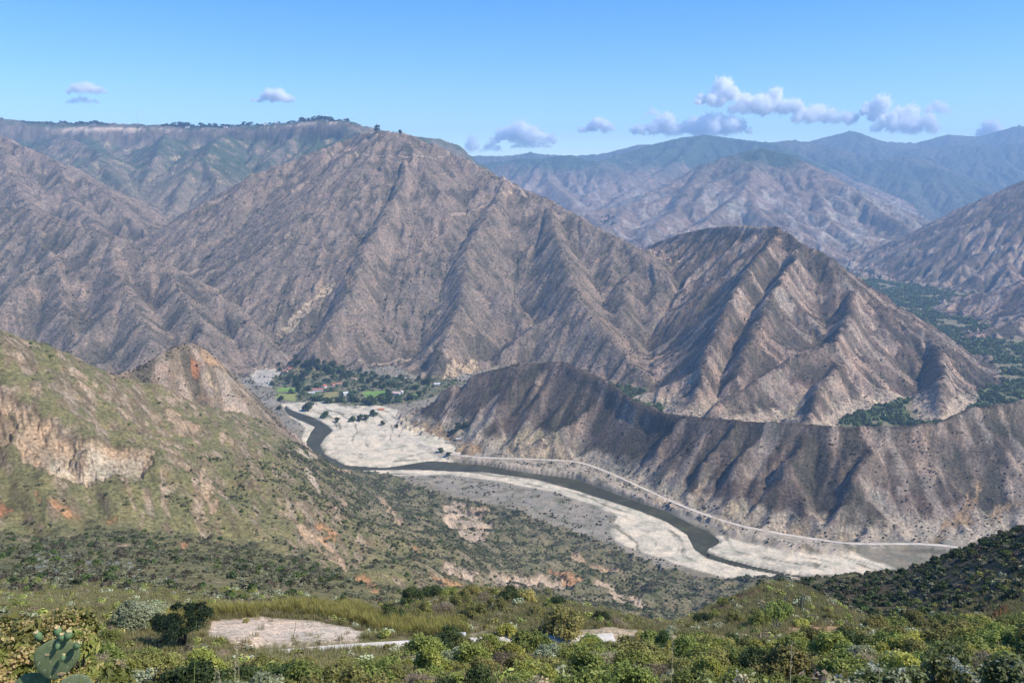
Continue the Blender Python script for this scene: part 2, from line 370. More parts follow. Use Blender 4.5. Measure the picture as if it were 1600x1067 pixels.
def samp(g, arr, x, y, cubic=False):
    u = np.clip((x - g.x0) / g.dx, 1, arr.shape[1] - 3.001); v = np.clip((y - g.y0) / g.dy, 1, arr.shape[0] - 3.001)
    i = u.astype(np.int64); j = v.astype(np.int64); fu = (u - i).astype(np.float32); fv = (v - j).astype(np.float32)
    if not cubic:
        return (arr[j, i] * (1 - fu) + arr[j, i + 1] * fu) * (1 - fv) + (arr[j + 1, i] * (1 - fu) + arr[j + 1, i + 1] * fu) * fv
    def wts(t):   # uniform cubic B-spline: smooth second derivative, no facets
        return ((1 - t) ** 3 / 6, (3 * t ** 3 - 6 * t ** 2 + 4) / 6, (-3 * t ** 3 + 3 * t ** 2 + 3 * t + 1) / 6, t ** 3 / 6)
    wu = wts(fu); wv = wts(fv); out = 0
    for b in range(4):
        row = 0
        for a in range(4): row = row + wu[a] * arr[j + b - 1, i + a - 1]
        out = out + wv[b] * row
    return out
def sampn(g, arr, x, y):
    i = np.clip(np.rint((x - g.x0) / g.dx), 0, arr.shape[1] - 1).astype(np.int64); j = np.clip(np.rint((y - g.y0) / g.dy), 0, arr.shape[0] - 1).astype(np.int64)
    return arr[j, i]

def cut_mid(fam, d, X, Y):
    a = np.select([fam == NEAR_RIDGE, fam == MID, fam == MAIN, fam == WEST, fam == KNOB, fam == MESA, fam == EAST, fam == DIST, fam == HILL], [34., 42., 27., 27., 30., 60., 60., 80., 30.], 0.).astype(np.float32)
    a = a * np.where(fam == HILL, 1., np.where(fam == NEAR_RIDGE, sstep(0, 35, d), np.where(fam == MID, sstep(0, 60, d), sstep(0, 130, d))) * .92 + .08)
    return a * sstep(260, 700, Y)
def cut_far(fam, d, X, Y):
    return np.where(fam == FLOORF, 0, 170. * (sstep(0, 400, d) * .85 + .15)).astype(np.float32)

GM = build_grid(-5200., 5400., 150., 7200., (24., 12., 6.), 'mid', .026, (28, 22, 20), cut_mid, .008)
GF = build_grid(-8000., 15500., 5600., 19500., (64., 32., 16.), 'far', .035, (30, 20, 14), cut_far, .006)

# ------------------------------------------------------------------ picture outlines of the flat valley floor features (on the floor plane)
def poly_floor(pts, z=FLOOR_Z): return np.array([on_plane(px, py, z)[:2] for px, py in pts])
def in_poly(x, y, poly):
    ins = np.zeros(x.shape, bool); n = len(poly)
    for k in range(n):
        xa, ya = poly[k]; xb, yb = poly[(k + 1) % n]
        c = ((ya > y) != (yb > y)) & (x < (xb - xa) * (y - ya) / (yb - ya + 1e-12) + xa); ins ^= c
    return ins
def line_dist(x, y, pts):
    d = np.full(x.shape, 1e9)
    for (xa, ya), (xb, yb) in zip(pts[:-1], pts[1:]):
        ex, ey = xb - xa, yb - ya; t = np.clip(((x - xa) * ex + (y - ya) * ey) / (ex * ex + ey * ey + 1e-9), 0, 1)
        d = np.minimum(d, np.hypot(x - xa - t * ex, y - ya - t * ey))
    return d
# river: centre points with half widths in picture pixels (vertical), near the photographed water
RIVER_TOP = [(446,632),(452,638),(470,645),(492,652),(512,664),(520,672),(508,682),(500,694),(506,708),(540,726),(600,730),(640,724),(672,719),(720,722),(760,726),(830,738),(900,747),(960,770),(1000,784),(1040,797),(1080,818),(1104,828),(1128,846),(1106,856),(1102,862),(1140,874),(1180,884),(1230,895),(1300,905)]
RIVER_BOT = [(1300,915),(1230,900),(1180,891),(1140,883),(1105,872),(1084,858),(1074,836),(1040,815),(1000,799),(960,786),(900,767),(840,750),(760,739),(700,737),(640,734),(600,735),(540,738),(510,727),(488,714),(478,692),(486,676),(492,668),(470,658),(452,650),(444,641)]
RIVER_TOP = [(x, y + 1.0) for x, y in RIVER_TOP]; RIVER_BOT = [(x, y - .8) for x, y in RIVER_BOT]
RIVER = RIVER_TOP + RIVER_BOT
NCOL = 1150
# ------------------------------------------------------------------ the ground mesh: rows get denser where the picture needs it
def make_rows():
    y = 1.6; rows = [y]
    while y < 19000:
        if y < 200: s = y * .011
        elif y < 700: s = y * .0065
        elif y < 1250: s = 4.2
        elif y < 2800: s = 4.0
        elif y < 5400: s = 4.0 + (y - 2800) * .0042
        elif y < 9000: s = y * .0038
        else: s = y * .006
        y += s; rows.append(y)
    return np.array(rows, np.float64)
ROWS = make_rows()
COLS = np.concatenate([np.linspace(-.95, -.725, 60)[:-1], np.linspace(-.725, .725, NCOL), np.linspace(.725, .95, 60)[1:]])
AA, YY = np.meshgrid(COLS, ROWS)
X = AA * YY; Y = YY
log('mesh grid', X.shape)
def height(X, Y):
    LIC = np.zeros(X.shape, np.float32); H = np.empty(X.shape, np.float32); FAM = np.zeros(X.shape, np.int8); ACC = np.ones(X.shape, np.float32); CUT = np.zeros(X.shape, np.float32)
    near = Y < 420
    hn = np.zeros(X.shape, np.float32)
    hn[near] = np.maximum(hill_rbf(X[near], Y[near]), FLOOR_Z)
    xx = X[~near] ; yy = Y[~near]
    H[near] = hn[near]; FAM[near] = HILL
    mid = Y > 300
    inm = mid & (Y < 7000)
    x, y = X[inm], Y[inm]
    hm = samp(GM, GM.h, x, y, True); FAM[inm] = sampn(GM, GM.fam, x, y); ACC[inm] = np.exp(samp(GM, np.log(GM.A), x, y)); CUT[inm] = samp(GM, GM.cut, x, y); LIC[inm] = samp(GM, GM.lic, x, y) * sstep(300, 600, y)
    w = sstep(300, 420, y); H[inm] = np.where(y < 420, hn[inm] * (1 - w) + hm * w, hm)
    far = Y > 6000
    x, y = X[far], Y[far]
    hf = samp(GF, GF.h, x, y, True); ff = sampn(GF, GF.fam, x, y); w = sstep(6000, 6900, y)
    out = np.abs(x) > 5100; w = np.where(out, 1, w)
    H[far] = H[far] * (1 - w) + hf * w; FAM[far] = np.where(w > .5, ff, FAM[far]); ACC[far] = np.exp(np.where(w > .5, np.log(samp(GF, GF.A, x, y)), np.log(ACC[far]))); CUT[far] = np.where(w > .5, samp(GF, GF.cut, x, y), CUT[far]); LIC[far] = np.where(w > .5, samp(GF, GF.lic, x, y), LIC[far])
    return H, FAM, ACC, CUT, LIC
H, FAM, ACC, CUT, LIC = height(X, Y)
log('height')
# ------------------------------------------------------------------ picking points on the ground
def pick(px, py, Hs=None):
    """the first ground point met by the sight line through a picture point"""
    Hs = H if Hs is None else Hs
    a, q = ray(px, py)
    c = int(np.clip(np.searchsorted(COLS, a), 1, len(COLS) - 1)); t = (a - COLS[c - 1]) / (COLS[c] - COLS[c - 1])
    prof_ = (Hs[:, c - 1] * (1 - t) + Hs[:, c] * t) / ROWS
    k = np.nonzero(prof_[8:] >= q)[0]
    k = int(k[0]) + 8 if len(k) else len(ROWS) - 1
    r0, r1 = prof_[k - 1], prof_[k]; f = float(np.clip((q - r0) / (r1 - r0 + 1e-12), 0, 1))
    y = ROWS[k - 1] + f * (ROWS[k] - ROWS[k - 1])
    return a * y, y
def ground_z(x, y):
    x = np.asarray(x, float); y = np.asarray(y, float)
    r = np.clip(np.searchsorted(ROWS, y), 1, len(ROWS) - 1); a = x / y
    c = np.clip(np.searchsorted(COLS, a), 1, len(COLS) - 1)
    fr = np.clip((y - ROWS[r - 1]) / (ROWS[r] - ROWS[r - 1]), 0, 1); fc = np.clip((a - COLS[c - 1]) / (COLS[c] - COLS[c - 1]), 0, 1)
    return (H[r - 1, c - 1] * (1 - fc) + H[r - 1, c] * fc) * (1 - fr) + (H[r, c - 1] * (1 - fc) + H[r, c] * fc) * fr
def picks(pts): return np.array([pick(*p) for p in pts])
def box(poly, m): return (X > poly[:, 0].min() - m) & (X < poly[:, 0].max() + m) & (Y > poly[:, 1].min() - m) & (Y < poly[:, 1].max() + m)
def patch(poly, warp=0., wl=40., seed=0, soft=1):
    """mask of a ground patch with a ragged outline"""
    out = np.zeros(X.shape, np.float32); b = box(poly, warp * 2 + 10)
    if not b.any(): return out
    x, y = X[b], Y[b]
    if warp: x, y = x + warp * fbm(x, y, wl, 4, .6, 300 + seed), y + warp * 1.5 * fbm(x, y, wl, 4, .6, 330 + seed)
    out[b] = in_poly(x, y, poly)
    for _ in range(soft):
        out[1:-1, 1:-1] = (out[1:-1, 1:-1] * 2 + out[:-2, 1:-1] + out[2:, 1:-1] + out[1:-1, :-2] + out[1:-1, 2:]) / 6
    return out
def line_mask(pts, w, soft=.5):
    pts = np.asarray(pts); out = np.zeros(X.shape, np.float32); b = box(pts, w * 3 + 5)
    out[b] = 1 - sstep(w * (1 - soft), w * (1 + soft), line_dist(X[b], Y[b], pts)); return out

# river bed, banks, roads
river_poly = poly_floor(RIVER, WATER_Z)
RV = patch(river_poly, 0, 1, 0, 2)
flat = (FAM == FLOORF) & (Y < 5600)
inner = (Y > 800) & (Y < 5600)
H = np.where(flat, H + 1.1 * fbm(X, Y, 45., 3, .55, 71) + .5, H)
bank = poly_floor([(690,712),(760,716),(830,718),(900,721),(945,735),(1000,760),(1060,789),(1100,804),(1150,821),(1200,831),(1260,841),(1340,852),(1330,862),(1240,858),(1150,836),(1105,815),(1040,790),(980,770),(930,752),(880,740),(820,731),(750,722)], -606.)
BK = patch(bank, 5, 30, 3, 6)
H = np.maximum(H, np.where(BK > 0, FLOOR_Z + 9 * BK + 4.5 * fbm(X, Y, 18., 3, .6, 72) * BK, -1e5))
H = np.where(RV > 0, H * (1 - RV) + np.minimum(H, WATER_Z - 2.5) * RV, H)
ROADPX = [(628,676),(655,690),(690,706),(720,712),(760,715),(830,717),(900,720),(940,733),(1000,760),(1060,788),(1100,803),(1150,820),(1200,830),(1260,840),(1330,850),(1400,849),(1460,850),(1512,857)]
ROAD_Z = FLOOR_Z + 9.0
road = np.array([on_plane(px, py, ROAD_Z if px > 700 else FLOOR_Z + 2 + 7 * (px - 620) / 80)[:2] for px, py in ROADPX])
def resample(pts, n):
    pts = np.asarray(pts, float)
    for _ in range(2):   # Chaikin corner cutting
        q = [pts[0]]
        for p0, p1 in zip(pts[:-1], pts[1:]): q += [p0 * .75 + p1 * .25, p0 * .25 + p1 * .75]
        pts = np.array(q + [pts[-1]])
    d = np.concatenate([[0], np.cumsum(np.hypot(*np.diff(pts, axis=0).T))]); s = np.linspace(0, d[-1], n)
    return np.stack([np.interp(s, d, pts[:, k]) for k in range(pts.shape[1])], -1)
road = resample(road, 160)
_b = box(road, 60) & inner; _rd = np.full(X.shape, 1e9); _rd[_b] = line_dist(X[_b], Y[_b], road)
_rz = ROAD_Z - 7 * (1 - sstep(road[0, 0], road[0, 0] + 170, X))
w_ = 1 - sstep(6, 20, _rd); H = (H * (1 - w_) + (_rz - .25) * w_).astype(np.float32)

# concrete lane on the terrace below the viewpoint
lane = resample([P(418,1014,100)[:2], P(480,1012,101)[:2], P(620,1010,102.5)[:2], P(760,1009,103.5)[:2], P(900,1008,104)[:2], P(960,1007,104.5)[:2]], 60)
LANE_Z = float(np.mean([P(480,1012,101)[2], P(620,1010,102.5)[2], P(760,1009,103.5)[2]]))
_b = box(lane, 15); _rd2 = np.full(X.shape, 1e9); _rd2[_b] = line_dist(X[_b], Y[_b], lane)
w_ = 1 - sstep(2.2, 6.5, _rd2); H = (H * (1 - w_) + (LANE_Z - .12) * w_).astype(np.float32)

# roughness of the near hillside
hillm = (FAM == HILL)
rough = fbm(X, Y, 150., 4, .55, 81) * 14 * sstep(350, 800, Y) + (.5 - np.abs(fbm(X + Y * .5, Y * .45, 60., 3, .6, 84)) * 2) * 7. * sstep(300, 600, Y) + fbm(X, Y, 38., 3, .5, 82) * 2.0 * sstep(120, 500, Y) + fbm(X, Y, 9., 3, .55, 83) * .45 * sstep(6, 60, Y)
fade_edge = 1 - .8 * w_
H = np.where(hillm, H + (rough * fade_edge).astype(np.float32), H)
H = np.where(hillm, np.maximum(H, FLOOR_Z - 1), H)
rk = (1 - np.abs(fbm(X, Y, 55., 4, .55, 91)) * 2)
H = np.where(~flat & (Y > 500), H + LIC * np.where(hillm, .5, np.clip(.00055 * Y, .8, 2.6) * np.where(FAM == MESA, .5, 1)) * (1 - sstep(0, 20, 20 - np.minimum(_rd, 20))), H)
H = np.where(~hillm & ~flat & (Y > 1100), H + (rk - .5) * np.clip(.0015 * Y, 1.8, 10.) * np.where(FAM == MESA, .45, 1) * (1 - sstep(0, 20, 20 - np.minimum(_rd, 20))), H).astype(np.float32)

# landslide scars and bare cliffs: (outline in the picture, soil colour, depth)
CREAM, TAN, ORANGE, RUST, PINK = (.38,.305,.21), (.33,.235,.145), (.37,.205,.10), (.29,.14,.07), (.37,.28,.195)
SCARS = [
 ([(-40,600),(0,618),(60,657),(130,686),(190,696),(236,700),(232,742),(150,752),(60,728),(0,700),(-40,690)], TAN, 9),
 ([(70,690),(130,696),(190,706),(225,716),(222,742),(150,750),(80,730)], CREAM, 3),
 ([(250,640),(272,640),(300,660),(325,676),(300,674),(262,655)], TAN, 3), ([(300,620),(318,622),(335,634),(318,632)], TAN, 3),
 ([(30,768),(70,782),(110,797),(190,808),(178,817),(120,812),(70,798)], ORANGE, 2.5), ([(-20,780),(15,790),(30,802),(-20,800)], RUST, 2),
 ([(466,824),(490,826),(512,845),(540,868),(556,892),(530,880),(500,862),(476,846)], TAN, 4), ([(495,825),(530,832),(525,850),(505,846)], ORANGE, 3),
 ([(476,735),(486,735),(500,762),(494,768)], CREAM, 2), ([(462,706),(480,703),(500,716),(488,722)], CREAM, 3), ([(515,726),(540,730),(552,742),(530,742)], TAN, 3),
 ([(592,776),(604,778),(622,800),(640,822),(625,822),(606,800)], TAN, 4),
 ([(690,790),(710,782),(728,790),(752,808),(776,826),(768,846),(742,846),(716,830),(696,812)], PINK, 6),
 ([(730,790),(752,790),(768,800),(752,806)], TAN, 3),
 ([(688,878),(730,886),(772,893),(812,898),(836,906),(872,896),(900,906),(918,914),(880,922),(836,920),(792,914),(742,904),(700,896)], PINK, 7),
 ([(858,890),(892,892),(912,908),(890,914)], ORANGE, 4),
 ([(892,862),(920,876),(975,888),(968,896),(925,890),(896,878)], TAN, 5), ([(918,905),(960,915),(1002,935),(1026,948),(1005,952),(962,932)], PINK, 5),
 ([(672,898),(700,902),(730,918),(712,922),(685,912)], ORANGE, 3), ([(590,780),(600,784),(608,800)], TAN, 2),
 ([(310,740),(330,742),(340,790),(322,800)], TAN, 1.5), ([(268,845),(300,850),(290,858)], ORANGE, 1.5), ([(165,845),(205,850),(200,858),(170,855)], TAN, 1.5),
 ([(530,770),(548,790),(540,800)], TAN, 2), ([(640,850),(655,858),(648,866)], ORANGE, 1.5), ([(555,900),(580,905),(600,925),(575,925)], ORANGE, 1.5),
 ([(812,668),(850,664),(880,690),(895,716),(800,715),(790,695)], CREAM, 4), ([(1445,845),(1470,825),(1500,800),(1515,765),(1530,755),(1532,775),(1515,805),(1490,830),(1465,848)], TAN, 2.5), ([(1535,800),(1560,780),(1590,770),(1606,776),(1570,797),(1545,815)], TAN, 2.5),
 ([(1085,772),(1100,735),(1109,740),(1106,775),(1095,796)], CREAM, 2), ([(1128,800),(1150,780),(1162,800),(1150,815)], CREAM, 2), ([(690,590),(700,568),(745,562),(752,575),(720,592)], CREAM, 5), ([(820,610),(850,575),(862,572),(845,605)], PINK, 3), ([(430,522),(470,480),(520,435),(526,440),(482,490),(440,527)], CREAM, 2), ([(538,425),(549,423),(553,446),(545,450)], TAN, 3),
 ([(700,700),(730,690),(755,700),(745,714),(715,712)], TAN, 2), ([(640,655),(690,660),(720,690),(700,690),(660,670)], TAN, 2), ([(1210,832),(1250,815),(1290,835),(1330,842),(1330,850),(1260,842)], CREAM, 2),
 ([(310,545),(330,540),(352,560),(345,575),(325,565)], TAN, 3), ([(322,592),(340,598),(344,622),(330,616)], CREAM, 3), ([(300,552),(318,570),(312,600),(300,590)], RUST, 1),
]
SC = np.zeros(X.shape, np.float32); SCC = np.zeros(X.shape + (3,), np.float32); H0 = H.copy()
for k, (pl, colr, dep) in enumerate(SCARS):
    poly = picks(pl) if False else np.array([pick(px, py, H0) for px, py in pl])
    yy = poly[:, 1].mean()
    m = patch(poly, np.clip(yy * .022, 3, 20), np.clip(yy * .06, 10, 60), k, 2)
    m = m * (1 - .9 * sstep(.02, .3, fbm(X, Y, np.clip(yy * .03, 8, 25), 4, .65, 500 + k)) * (1 if k else .75)) if m.any() else m
    H -= dep * m * (.55 + .45 * np.abs(fbm(X, Y, 14., 3, .6, 400 + k) * 2)) if m.any() else 0
    n = np.clip(m * 1.6, 0, 1); SCC = SCC * (1 - n[..., None]) + np.array(colr, np.float32) * n[..., None]; SC = np.maximum(SC, n)
log('scars')

# normals, slope
def grid_normals():
    co = np.stack([X, Y, H], -1)
    du = np.empty_like(co); dv = np.empty_like(co)
    du[:, 1:-1] = co[:, 2:] - co[:, :-2]; du[:, 0] = co[:, 1] - co[:, 0]; du[:, -1] = co[:, -1] - co[:, -2]
    dv[1:-1] = co[2:] - co[:-2]; dv[0] = co[1] - co[0]; dv[-1] = co[-1] - co[-2]
    n = np.cross(du, dv); n /= np.linalg.norm(n, axis=-1, keepdims=True) + 1e-12
    return n.astype(np.float32)
NRM = grid_normals(); SLOPE = np.sqrt(NRM[..., 0] ** 2 + NRM[..., 1] ** 2) / np.maximum(NRM[..., 2], .05)
LA = np.log10(np.maximum(ACC, 30))
RATIO = H / Y
VIS = RATIO >= np.maximum.accumulate(RATIO, axis=0) - .004
log('normals')

# ------------------------------------------------------------------ what the ground is made of (albedo only)
n1 = fbm(X, Y, 600., 4, .55, 101); n2 = fbm(X, Y, 120., 4, .6, 102); n3 = fbm(X, Y, 28., 3, .6, 103)
def c3(r, g, b): return np.array((r, g, b), np.float32)
def mixc(a, b, t): return a + (b - a) * t[..., None]
COL = np.zeros(X.shape + (3,), np.float32)
def setc(m, c): COL[m] = c[m] if c.ndim == 3 else c
t1 = np.clip(.5 + n1 * 1.1, 0, 1); t2 = np.clip(.5 + n2 * 1.2, 0, 1); t3 = np.clip(.5 + n3 * 1.3, 0, 1)
# dry mountains
hi = sstep(-350, 150, H + n2 * 160)
dry = mixc(mixc(c3(.182,.150,.118) + 0 * COL, c3(.208,.158,.123), t1), c3(.222,.172,.138), hi)
dry = mixc(dry, c3(.15,.13,.10), t2 * .55)
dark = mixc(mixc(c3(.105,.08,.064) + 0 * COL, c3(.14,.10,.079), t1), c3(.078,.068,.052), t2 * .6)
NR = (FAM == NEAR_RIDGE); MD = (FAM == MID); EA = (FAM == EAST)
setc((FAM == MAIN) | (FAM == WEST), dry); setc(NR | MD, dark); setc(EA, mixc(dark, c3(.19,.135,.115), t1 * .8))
DRYM = (FAM == MAIN) | (FAM == WEST) | NR | MD | EA | (FAM == KNOB)
setc(FAM == KNOB, mixc(c3(.17,.125,.09) + 0 * COL, c3(.14,.13,.075), t1))
# pale rock and rills on steep, cut flanks
steep = sstep(.72, 1.15, SLOPE + .25 * n3)
rill = sstep(.28, .42, fbm(X, Y, 60., 5, .68, 111) + .22 * (SLOPE - .75) - .04)
pale = mixc(c3(.36,.32,.27) + 0 * COL, c3(.40,.29,.22), t2)
rilA = sstep(2.35, 2.9, LA + .3 * n3) * (1 - sstep(3.5, 4.1, LA)) * sstep(-.05, .25, n2 + .5 * n1)
kp = np.where(NR, .85, np.where(MD | EA | (FAM == KNOB), .7, .24)) * (steep * .35 + rill * .45 + rilA * .45 + .75 * sstep(.35, 1.5, LIC + .55 * n2 + .5 * n1 - .1))
COL = np.where(DRYM[..., None], mixc(COL, pale, np.clip(kp, 0, .8)), COL)
# drains hold bushes
wet = sstep(3.6, 4.7, LA + n2 * .6) * np.where(NR | MD, .55, .8)
COL = np.where(DRYM[..., None], mixc(COL, c3(.075,.078,.045), wet * .8), COL)
COL = np.where(DRYM[..., None], mixc(COL, c3(.07,.066,.048), sstep(.4, 1.5, -LIC + .4 * n2) * .65), COL)
# fresh debris fans low on the river side
low = sstep(FLOOR_Z + 65, FLOOR_Z + 12, H + 22 * n2)
fan = np.maximum(low * sstep(.05, .3, n2 + .05), sstep(FLOOR_Z + 26, FLOOR_Z + 12, H + 20 * n2 + 14 * n3)) * (Y < 2300)
COL = np.where((NR | MD)[..., None], mixc(COL, c3(.45,.385,.30), fan * .75), COL)
# mesa: bushy apron, cream cliff, bare spurs, small fields
MS = (FAM == MESA)
mes = mixc(c3(.07,.09,.055) + 0 * COL, c3(.19,.15,.115), sstep(-.14, .2, n2 * .7 + n1 * .5))
mes = mixc(mes, c3(.225,.178,.135), sstep(140, -120, H + n2 * 120) * .85)
mes = mixc(mes, c3(.40,.33,.17), ((n2 + n3 * .7 > .34) & (H > 0) & (H < 350)).astype(np.float32) * .7)
mes = mixc(mes, mixc(c3(.30,.215,.16) + 0 * COL, c3(.16,.12,.09), t3), .8 * sstep(.75, 1.2, SLOPE) * sstep(330, 420, H))
mes = mixc(mes, c3(.62,.46,.33), sstep(452, 462, H + 9 * n3) * sstep(494, 484, H + 9 * n3) * sstep(.6, .9, SLOPE) * sstep(-.32, -.08, fbm(X, Y * .2, 260., 3, .6, 151)))
mes = mixc(mes, c3(.10,.09,.06), sstep(.3, .1, SLOPE) * (H > 420))
mes = mixc(mes, c3(.045,.065,.03), sstep(4.3, 5.0, LA))
setc(MS, mes)
# far mountains: wooded above, bare brown below
DI = (FAM == DIST)
wood = sstep(60, 330, H + 260 * n1 + 120 * n2)
di = mixc(mixc(c3(.215,.148,.115) + 0 * COL, c3(.17,.13,.10), t2), c3(.05,.075,.052), wood)
di = mixc(di, c3(.36,.32,.27), sstep(.75, 1.15, SLOPE + .5 * n2 + .2 * LIC) * sstep(150, -200, H) * .55)
di = mixc(di, c3(.05,.07,.035), sstep(4.9, 5.8, LA) * .7)
di = mixc(di, c3(.42,.30,.2), (n2 + n3 * .5 > .52).astype(np.float32) * .5)
setc(DI, di)
setc(FAM == FAR, mixc(c3(.045,.07,.052) + 0 * COL, c3(.13,.105,.085), t1 * .8))
# valley floor
fl = mixc(c3(.20,.17,.115) + 0 * COL, c3(.30,.26,.20), t2)
setc(FAM == FLOORF, fl)
FLM = (FAM == FLOORF)
_b = (Y > 900) & (Y < 2700) & FLM; _rvd = np.full(X.shape, 500.); _rvd[_b] = line_dist(X[_b], Y[_b], (resample(poly_floor(RIVER_TOP), 60) + resample(poly_floor(RIVER_BOT[::-1]), 60)) / 2)
STREAK = fbm(_rvd + 14 * fbm(X, Y, 90., 3, .6, 141), .12 * X, 16., 3, .6, 142) * 1.6
GRAVEL = c3(.60,.51,.37)
def floor_paint(pl, c, warp=6, seed=0, k=1., allm=False):
    global COL
    m = patch(poly_floor(pl), warp, 45, seed, 1) * k
    if not allm: m = m * (H < FLOOR_Z + 6)
    COL = mixc(COL, c if isinstance(c, np.ndarray) else c3(*c), m); return m
gr_ = mixc(GRAVEL + 0 * COL, c3(.33,.29,.22), np.clip(sstep(.0, .4, n3 + n2 * .5) * .6 + .5 * sstep(.15, .5, STREAK), 0, 1))
gr_ = mixc(gr_, c3(.16,.145,.09), sstep(.42, .6, STREAK + .5 * n3) * .8)
floor_paint([(640,741),(700,742),(760,748),(820,756),(900,776),(950,796),(968,820),(950,836),(900,822),(840,802),(760,776),(690,762)], mixc(c3(.27,.235,.18) + 0 * COL, c3(.17,.155,.095), sstep(.0, .4, n3)), 8, 1)
G1 = floor_paint([(440,632),(470,628),(560,626),(620,640),(655,664),(700,692),(735,712),(700,724),(640,730),(540,732),(490,712),(470,690),(478,668),(452,650)], gr_, 5, 2)
G2 = floor_paint([(540,732),(600,734),(700,735),(760,738),(830,748),(900,766),(960,786),(1000,799),(1040,815),(1075,836),(1085,858),(1110,874),(1180,891),(1300,915),(1300,930),(1200,915),(1130,903),(1060,882),(1000,862),(962,846),(952,828),(966,808),(930,790),(870,770),(780,752),(700,742),(600,744)], gr_, 3, 3)
G3 = floor_paint([(1100,836),(1130,838),(1180,852),(1260,866),(1330,862),(1400,888),(1320,900),(1230,898),(1140,876),(1105,858)], gr_, 4, 4)
floor_paint([(380,574),(420,572),(452,590),(444,606),(404,604)], (.42,.37,.30), 4, 5)
floor_paint([(1310,845),(1400,850),(1510,858),(1500,870),(1400,862),(1330,860)], (.13,.115,.08), 6, 6)
COL = mixc(COL, mixc(c3(.42,.34,.25) + 0 * COL, c3(.16,.135,.085), sstep(.05, .35, n3)), (BK * (BK < .98) + BK * .5).clip(0, 1) * (RV < .3))
FIELD = {}
def field(pl, c, k=1.): 
    m = floor_paint(pl, c, 1.5, 9, 1.); FIELD[len(FIELD)] = m
GREENV = patch(poly_floor([(425,590),(470,575),(560,582),(640,592),(730,596),(700,612),(660,626),(600,634),(545,634),(500,628),(445,628),(425,608)]), 8, 40, 11, 1) * (H < FLOOR_Z + 25)
COL = mixc(COL, mixc(c3(.07,.085,.035) + 0 * COL, c3(.2,.17,.1), t3), GREENV * .9)
field([(432,606),(462,606),(462,613),(432,612)], (.17,.26,.06)); field([(430,615),(465,616),(462,628),(430,622)], (.24,.25,.08)); field([(503,622),(508,613),(530,612),(526,622)], (.26,.22,.09)); field([(566,612),(606,610),(604,622),(572,622)], (.16,.26,.06)); field([(640,616),(662,612),(648,624)], (.13,.18,.05)); field([(488,612),(500,612),(498,620),(486,620)], (.07,.11,.03))
EASTF = FLM & (X > 380) & (Y > 1900)
COL = np.where(EASTF[..., None], mixc(c3(.09,.11,.045) + 0 * COL, c3(.22,.18,.11), sstep(.0, .25, n2 + .4 * n3)), COL)
GAPF = FLM & (X > 150) & (X <= 380) & (Y > 1900)
COL = np.where(GAPF[..., None], mixc(c3(.05,.07,.028) + 0 * COL, c3(.42,.38,.32), sstep(.1, .35, n2)), COL)
# hillside: olive grass, dry grass, scrub soil
hg = mixc(mixc(c3(.172,.152,.07) + 0 * COL, c3(.135,.13,.055), t2 * .7), c3(.155,.128,.068), sstep(.15, .6, n3 + .4 * n1))
hg = mixc(hg, c3(.165,.118,.075), sstep(.6, .95, SLOPE + .15 * n3) * .8)
hg = mixc(hg, c3(.38,.29,.20), sstep(.62, 1.0, SLOPE + .3 * n3) * sstep(0, .3, fbm(X, Y, 16., 4, .65, 131) + .08) * .7)
down = sstep(-330, -520, H)
hg = mixc(hg, mixc(c3(.10,.10,.05) + 0 * COL, c3(.20,.165,.105), t3), down * .8)
setc(hillm, hg)
nearm = hillm & (Y < 330)
ng = mixc(mixc(c3(.16,.135,.06) + 0 * COL, c3(.10,.115,.035), t2), c3(.235,.185,.105), sstep(-.05, .4, fbm(X, Y, 11., 4, .6, 121)))
COL = np.where(nearm[..., None], mixc(COL, ng, sstep(330, 220, Y)), COL)
COL = mixc(COL, SCC * (.82 + .36 * t3[..., None]), SC * (hillm | (FAM == KNOB) | NR | (FAM == MAIN)))
def near_paint(pl, c, warp, seed, k=1.):
    global COL
    poly = np.array([pick(px, py) for px, py in pl]); m = patch(poly, warp, warp * 4, seed, 2) * k * nearm
    COL = mixc(COL, c if isinstance(c, np.ndarray) else c3(*c), m); return m
D1 = near_paint([(312,990),(330,970),(400,964),(490,970),(580,988),(560,1002),(440,1005),(350,1000)], mixc(c3(.64,.53,.40) + 0 * COL, c3(.52,.39,.27), t3), 2.0, 21)
D2 = near_paint([(890,988),(960,978),(1040,990),(1140,992),(1130,1012),(1000,1010),(930,1002)], (.44,.34,.22), 2.5, 22, .9)
D3 = near_paint([(1220,982),(1262,976),(1330,980),(1310,996),(1230,998)], (.40,.25,.14), 2, 23)
D4 = near_paint([(690,985),(720,972),(790,975),(780,988),(720,996)], (.40,.32,.2), 2, 24, .7)
D5 = near_paint([(1140,925),(1185,914),(1205,920),(1180,932),(1148,944),(1100,968),(1085,975),(1110,955)], (.17,.085,.05), 2, 25)
DKH = nearm & (X > 70) & (Y > 205)
COL = np.where(DKH[..., None], mixc(mixc(c3(.10,.085,.045) + 0 * COL, c3(.16,.10,.06), t3), c3(.05,.055,.025), t2 * .6), COL)
COL *= (1 - .12 * RV[..., None])
